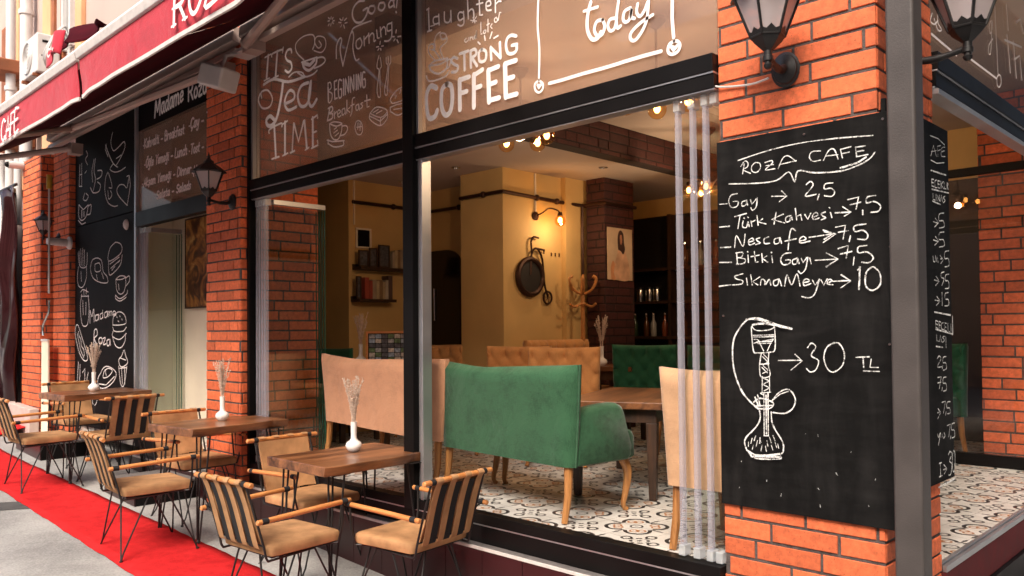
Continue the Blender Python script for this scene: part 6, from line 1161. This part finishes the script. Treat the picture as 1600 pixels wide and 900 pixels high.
# painting in the left room
m, t, b = nodes('abstract oil painting'); tc = t.nodes.new('ShaderNodeTexCoord'); n1 = t.nodes.new('ShaderNodeTexNoise'); n1.inputs['Scale'].default_value = 4.5; n1.inputs['Detail'].default_value = 8; n1.inputs['Distortion'].default_value = 1.5
t.links.new(tc.outputs['Object'], n1.inputs['Vector']); r_ = t.nodes.new('ShaderNodeValToRGB')
for p_, c in ((.3, (.012, .006, .004)), (.45, (.10, .03, .01)), (.55, (.38, .16, .03)), (.66, (.62, .40, .13))):
    e = r_.color_ramp.elements.new(p_); e.color = (*c, 1)
r_.color_ramp.elements[0].color = (.01, .006, .004, 1); r_.color_ramp.elements[-1].color = (.7, .5, .25, 1)
t.links.new(n1.outputs['Fac'], r_.inputs[0]); t.links.new(r_.outputs[0], b.inputs['Base Color']); b.inputs['Roughness'].default_value = .35
pa = thing('painting', 'large golden brown abstract painting on the cream wall of the left room', 'painting', (-7.85, 3.62, 1.29)); mb = MB(); mb.box(-8.205, -7.35, 3.585, 3.6185, 1.30, 2.19); mb.build('canvas', m, pa, bevel=.004)
mb = MB(); mb.box(-8.217, -8.206, 3.58, 3.618, 1.29, 2.20); mb.box(-8.217, -7.34, 3.58, 3.618, 1.285, 1.2995); mb.box(-8.217, -7.34, 3.58, 3.618, 2.1905, 2.204); mb.build('frame', 'darkleg', pa, smooth=0)

# ------------------------------------------------------------------ awnings
YF, ZL, ZB = 1.70, 2.51, 2.755
def awning(x0, x1, label, text, dz=0):
    t_ = thing('awning', label, 'awning', ((x0+x1)/2, 3.1, 3.3), 0, 'crimson awnings over the front')
    zl, zb = ZL+dz, ZB+dz
    mb = MB(); n = 60; rows = []
    for i in range(n+1):
        x = x0+(x1-x0)*i/n; w = .005*math.sin(3*x)+.003*math.sin(7*x+1)
        e = min(x-x0, x1-x)
        g = .012*math.sin(16*x)*math.exp(-e/.2)
        rows.append([(x, YF-.004, zb-.004), (x, YF-.006+.4*w+g*.3, zb-.07), (x, YF-.004+w+g, zl+.10), (x, YF+w*.8+g, zl+.02), (x, YF+.004+w*.8+g, zl+.02), (x, YF+w+g, zl+.10), (x, YF-.002+.4*w+g*.3, zb-.07), (x, YF, zb-.004)])
    mb.loft(rows); vl = mb.build('valance', 'awn', t_, smooth=60)
    mb = MB(); rows = []
    for i in range(n+1):
        x = x0+(x1-x0)*i/n; w = .8*(.005*math.sin(3*x)+.003*math.sin(7*x+1)); e = min(x-x0, x1-x); g = .012*math.sin(16*x)*math.exp(-e/.2); y = YF+w+g
        rows.append([(x, y-.004, zl-.002), (x, y+.008, zl-.002), (x, y+.008, zl+.021), (x, y-.004, zl+.021)])
    mb.loft(rows); mb.build('white_hem', 'whitetrim', vl, smooth=50)
    for tx, c, w in text:
        mb = MB(); write(mb, tx, c, w, lambda u, v, d: (u, YF-.022-d, v), .08, 0, True); mb.build('lettering', 'vinyl', vl, smooth=0)
    mb = MB(); nx_ = 24; ny_ = 8; vs = []
    for k in (0, 1):
        for j in range(ny_+1):
            f = j/ny_
            for i in range(nx_+1):
                x = x0+(x1-x0)*i/nx_
                vs.append((x, YF+.03+(3.04-YF-.03)*f, zb+.028+dz*0+(3.47-zb-.028)*f-.035*math.sin(math.pi*f)-.006*k))
    N_ = (nx_+1)*(ny_+1); fs = []
    for k in (0, 1): fs += [tuple(k*N_+q for q in (j*(nx_+1)+i, j*(nx_+1)+i+1, (j+1)*(nx_+1)+i+1, (j+1)*(nx_+1)+i)) for j in range(ny_) for i in range(nx_)]
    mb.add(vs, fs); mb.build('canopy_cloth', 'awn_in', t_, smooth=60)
    mb = MB(); mb.prism([(YF-.02, zb-.005), (YF+.05, zb-.012), (YF+.065, zb+.03), (YF+.04, zb+.075), (YF-.005, zb+.082), (YF-.03, zb+.045)], x0-.01, x1+.01, lambda u, v, w: (w, u, v)); mb.build('front_bar', 'whitetrim', t_, bevel=.006)
    return t_
def arm(t_, sh, elb, fr):
    mb = MB(); mb.tube([sh, elb], [.038, .032], 8); mb.ball(sh, .05, 8); mb.ball(elb, .045, 8); mb.box(sh[0]-.07, sh[0]+.07, sh[1], 3.12, sh[2]-.06, sh[2]+.06); ar = mb.build('folding_arm', 'beigealu', t_, smooth=40)
    mb = MB(); mb.tube([elb, fr], [.030, .026], 8); mb.build('forearm', 'beigealu', ar, smooth=40)
def cassette(t_, x0, x1):
    mb = MB(); mb.prism([(3.04, 3.38), (3.16, 3.36), (3.16, 3.50), (3.05, 3.51)], x0, x1, lambda u, v, w: (w, u, v)); mb.build('cassette', 'beigealu', t_, bevel=.01)
    mb = MB(); mb.box(x0, x1, 3.06, 3.12, 3.285, 3.33); mb.build('wall_rail', 'beigealu', t_, bevel=.004)
TA = awning(-5.42, -3.22, 'crimson awning with white lettering over the big lettered windows', AWT1)
cassette(TA, -6.0, -3.2)
arm(TA, (-5.78, 3.0, 3.27), (-4.15, 2.45, 3.06), (-3.95, 1.76, 2.72)); arm(TA, (-3.35, 3.02, 3.28), (-4.4, 2.4, 3.08), (-3.4, 1.74, 2.76))
TB = awning(-11.0, -5.46, 'crimson awning with white lettering over the left signs, farther along the front', AWT2, -.005)
cassette(TB, -10.9, -6.1)
arm(TB, (-6.25, 3.0, 3.17), (-8.5, 2.6, 3.03), (-7.95, 1.78, 2.70)); arm(TB, (-9.9, 3.0, 3.12), (-10.6, 2.3, 3.0), (-10.2, 1.78, 2.72))
tf = thing('torn_awning_cloth', 'crumpled end of dark red awning cloth bunched above the awning bar', 'cloth', (-5.6, 1.8, 2.85))
mb = MB(); rows = []
for i in range(21):
    u = i/20; x = -6.27+1.0*u
    rows.append([(x+.05*math.sin(5*v+2*u), 1.78+.20*v+.045*math.sin(11*u+5*v), (2.95+.06*(1-u))+(.25-.17*u)*math.sin(1.75*v)+.03*math.sin(9*u+6*v)) for v in [j/11 for j in range(12)]])
mb.loft(rows, closed=False, caps=False); o = mb.build('fold', 'awn_in', tf, smooth=70); sm = o.modifiers.new('thickness', 'SOLIDIFY'); sm.thickness = .006  # fold takes the shade-toned cloth, the flap below the lit crimson
mb = MB(); rows = []
for i in range(11):
    u = i/10; x = -6.22+.36*u
    rows.append([(x+.10*v*(1-u), 1.735-.03*v+.02*math.sin(7*u), 2.99+.09*math.sin(2.2*u)-(.13+.04*u)*v) for v in [j/6 for j in range(7)]])
mb.loft(rows, closed=False, caps=False); o = mb.build('flap', 'awn', tf, smooth=70); sm = o.modifiers.new('thickness', 'SOLIDIFY'); sm.thickness = .005
mb = MB(); pl_ = lambda u, v, d: (u, 1.69-d, v)
ribbon(mb, [(-5.99, 2.955), (-6.02, 2.96), (-6.04, 2.935), (-6.02, 2.91), (-5.99, 2.915)], .012, pl_, .0); ribbon(mb, [(-5.96, 2.96), (-5.945, 2.925), (-5.92, 2.945)], .012, pl_, .0003); mb.build('lettering', 'vinyl', tf, smooth=0)

# ------------------------------------------------------------------ small fittings outside
sp = thing('loudspeaker_box', 'white box hanging under the awning bracket at the front brick pillar', 'speaker', (-6.0, 2.9, 3.0))
Ms = Matrix.Translation((-6.0, 2.88, 3.02)) @ Matrix.Rotation(math.radians(20), 4, 'Z') @ Matrix.Rotation(math.radians(18), 4, 'Y')
mb = MB(); mb.box(-.12, .12, -.10, .10, -.085, .085, Ms); mb.build('body', 'white', sp, bevel=.02, seg=3)
mb = MB(); mb.tube([(-6.0, 2.9, 3.09), (-5.98, 2.93, 3.20), (-5.95, 3.04, 3.24)], .014, 8); mb.box(-6.06, -5.86, 3.0, 3.16, 3.235, 3.262); mb.build('bracket', 'white', sp, bevel=.003)
cc = thing('security_camera', 'white bullet security camera beside the black doodle panel', 'camera', (-10.3, 3.1, 2.1))
mb = MB(); mb.tube([(-10.34, 2.98, 2.105), (-10.34, 3.14, 2.10)], [.045, .045], 14); mb.tube([(-10.34, 2.90, 2.105), (-10.34, 2.985, 2.105)], [.038, .044], 14); mb.build('body', 'white', cc)
mb = MB(); mb.lathe([(.075, 0), (.075, .02), (.05, .04)], (-10.34, 3.148, 2.10), 18, Matrix.Rotation(math.pi/2, 4, 'X')); mb.build('mount', 'white', cc)
c3 = thing('security_camera', 'small white dome camera on the far brick pillar under the awning', 'camera', (-11.75, 3.0, 3.2))
mb = MB(); mb.tube([(-11.72, 3.01, 3.20), (-11.72, 2.84, 3.19)], .05, 14); mb.build('body', 'white', c3); mb = MB(); mb.ball((-11.72, 2.835, 3.19), .038, 8); mb.build('lens', 'black', c3)
cr = thing('crank_rod', 'long thin awning crank with bent handle hanging by the far pillars', 'crank', (-10.27, 2.9, 1.3))
mb = MB(); mb.tube([(-10.27, 2.9, 2.72), (-10.26, 2.9, 1.5)], .011, 8); mb.build('rod', 'white', cr); mb = MB(); mb.tube(spline([(-10.26, 2.9, 1.42), (-10.26, 2.9, 1.30), (-10.29, 2.88, 1.22), (-10.34, 2.86, 1.12), (-10.33, 2.86, 1.02)], 4), .013, 8); mb.build('handle', 'chrome', cr); mb = MB(); mb.tube([(-10.27, 2.9, 2.86), (-10.27, 2.9, 2.70)], .03, 10); mb.build('gear', pm('yellow plastic', (.6, .36, .04), .5), cr)
wp = thing('white_board', 'pale leaning panel between the two far brick pillars', 'panel', (-10.85, 3.0, 0)); mb = MB(); mb.box(-10.97, -10.72, 3.02, 3.04, gz(-10.8)+.02, .97); mb.build('sheet', 'cream', wp, bevel=.003)
mb = MB()
for z_ in (.0, .95): mb.box(-10.975, -10.715, 3.012, 3.0195, z_, z_+.025)
mb.build('edge_strip', 'whitetrim', wp, smooth=0)
dw = thing('doodle_panel_lamp', 'small white oval fitting on the black doodle panel', 'fitting', (-8.75, 3.2, 2.17)); mb = MB(); mb.ball((-8.75, 3.2, 2.17), .035, 8, 1.6); mb.build('dome', 'white', dw); mb = MB(); mb.lathe([(.045, 0), (.045, .006)], (-8.75, 3.205, 2.17), 14, Matrix.Rotation(math.pi/2, 4, 'X')); mb.build('base', 'white', dw)
# air conditioner on the upper wall
ac = thing('air_conditioner', 'white air conditioning outdoor unit on the pink wall above the far awning', 'air conditioner', (-11.1, 2.95, 4.2))
mb = MB(); mb.box(-11.45, -10.85, 2.92, 3.18, 4.20, 4.68); cb = mb.build('casing', 'white', ac, bevel=.02, seg=3)
mb = MB(); mb.tube([(-11.22+.19*math.cos(a), 2.914, 4.44+.19*math.sin(a)) for a in [2*math.pi*i/24 for i in range(25)]], .012, 6)
for k in range(5): mb.tube([(-11.22+.04*k*math.cos(a), 2.916, 4.44+.04*k*math.sin(a)) for a in [2*math.pi*i/16 for i in range(17)]], .004, 4)
mb.build('fan_grille', 'white', cb)
mb = MB(); mb.box(-10.8499, -10.845, 2.98, 3.11, 4.57, 4.60); mb.box(-10.8499, -10.845, 2.97, 3.07, 4.40, 4.415); mb.build('vent_slot', 'black', cb, smooth=0)
for x in (-11.38, -10.93): mb = MB(); mb.box(x-.02, x+.02, 2.9, 3.235, 4.165, 4.198); mb.tube([(x, 2.95, 4.17), (x, 3.23, 3.95)], .012, 6); mb.build('bracket', 'rust', ac)
mb = MB()
for k in range(3): mb.tube(spline([(-10.85, 3.0+.03*k, 4.36-.05*k), (-10.62, 2.95, 4.40-.05*k), (-10.55, 3.05, 4.62), (-10.66, 3.2, 4.72-.1*k), (-10.6, 3.23, 4.1)], 5), .014, 6)
mb.build('hose', 'white', ac)
def dpipe(x, y, z0, z1, r, lb):
    t_ = thing('drain_pipe', lb, 'pipe', (x, y, z0)); mb = MB(); mb.tube([(x, y, z0), (x, y, z1)], r, 12); mb.build('pipe', 'white', t_); mb = MB(); z = z0+.6
    while z < z1: mb.tube([(x, y, z-.03), (x, y, z+.03)], r*1.25, 12); z += 1.4
    mb.build('collar', 'white', t_)
dpipe(-12.05, 3.12, 3.3, 8.4, .075, 'white drain pipe on the pink wall, nearer the air conditioner'); dpipe(-12.62, 3.08, 2.4, 8.4, .06, 'white drain pipe at the far left edge of the pink wall')
dp = thing('drain_pipe', 'pale bent drain pipe beside the far brick pillar', 'pipe', (-12.4, 3.0, 2.4)); mb = MB(); mb.tube(spline([(-12.75, 3.0, 3.5), (-12.75, 3.0, 3.1), (-12.55, 2.97, 2.6), (-12.5, 2.96, 2.2)], 5), .06, 12); mb.tube([(-12.32, 3.1, 3.4), (-12.32, 3.1, 2.5)], .05, 12); mb.build('pipe', 'white', dp)
# neighbour house further up the street and its glossy shop sheet
nb = thing('neighbour_house', 'pink and peach neighbouring house at the far left', 'building', (-16, 3.2, gz(-16)))
mb = MB(); mb.box(-24, -12.22, 3.3, 12, gz(-12.2)-.6, 9.5); mb.build('wall', 'plaster', nb, smooth=0)
mb = MB(); mb.box(-13.2, -12.9, 3.24, 3.2995, 3.2, 9.4); mb.box(-14.6, -14.2, 3.24, 3.2995, 3.2, 9.4); mb.box(-24, -12.23, 3.2, 3.2995, 3.0, 3.2); mb.build('trim', 'peach', nb, bevel=.01)
mb = MB(); mb.box(-13.9, -13.4, 3.27, 3.2995, 3.9, 5.6); mb.build('window', 'rust', nb, bevel=.01)
for bx in ((-12.9, -12.25, 3.0, 3.2995, 3.55, 3.75), (-13.1, -12.5, 2.9, 3.2995, 4.6, 4.78)): mb = MB(); mb.box(*bx); mb.build('cornice', 'rust', nb, bevel=.02)
sc = thing('shop_curtain', 'glossy dark maroon plastic sheet over the neighbouring shop front', 'curtain', (-13.5, 2.95, gz(-13)))
mb = MB(); rows = []
for i in range(60):
    x = -16+4.2*i/59
    rows.append([(x, 2.95+.05*math.sin(11*x+.7*z)+.03*math.sin(23*x-1.3*z)+.02*math.sin(5*z+3*x), z) for z in [gz(x)+.02+(2.92-gz(x))*j/24 for j in range(25)]])
mb.loft(rows, closed=False, caps=False); o = mb.build('sheet', pm('maroon plastic sheet', (.022, .005, .006), .12, var=.5, scale=2), sc, smooth=70); sm = o.modifiers.new('thickness', 'SOLIDIFY'); sm.thickness = .006
mb = MB(); mb.tube([(-16, 2.95, 2.96), (-11.8, 2.95, 2.96)], .02, 8); mb.build('rail', 'black_satin', sc)
fp = thing('threshold_step', 'pale pink step block behind the far left chair', 'step', (-11.6, 2.75, gz(-11.6)))
mb = MB(); mb.prism([(-12.1, gz(-12.1)-.02), (-11.0, gz(-11)-.02), (-11.0, .13), (-12.1, .17)], 2.9, 3.01, lambda u, v, w: (u, w, v)); mb.build('block', pm('pale pink stone', (.55, .42, .38), .7, var=.12, bump=.2), fp, bevel=.01)
# the houses across the street, seen only as reflections in the glass
op = thing('opposite_house', 'pink plastered house across the street mirrored in the glass', 'building', (-5, -8, gz(-5)))
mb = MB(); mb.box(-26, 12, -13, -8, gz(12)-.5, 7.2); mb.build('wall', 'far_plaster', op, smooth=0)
for i in range(9):
    for z in (.4, 3.6):
        x = -24+4*i; mb = MB(); mb.box(x, x+1.2, -7.995, -7.93, z, z+1.7); w_ = mb.build('window', 'rust', op, smooth=0); mb = MB(); mb.box(x+.08, x+1.12, -7.9295, -7.92, z+.08, z+1.62); mb.build('pane', 'signblack', w_, smooth=0)
mb = MB(); mb.box(-26, 12, -8.0, -7.7, 7.0, 7.25); mb.build('cornice', 'peach', op, bevel=.02)

rs = thing('corner_house', 'grey brown house across the side street, mirrored in the side glass', 'building', (9, 8, gz(9)))  # unseen, added tall and dark so the side glass mirrors no bright sky
mb = MB(); mb.box(7.5, 16, -4, 70, gz(16)-.5, 18); mb.build('wall', pm('grey brown plaster', (.07, .055, .048), .9, var=.2), rs, smooth=0)
for i in range(7):
    for z in (.4, 3.4): mb = MB(); mb.box(7.44, 7.495, -2+5.2*i, -.6+5.2*i, z, z+1.8); mb.build('window', 'signblack', rs, smooth=0)
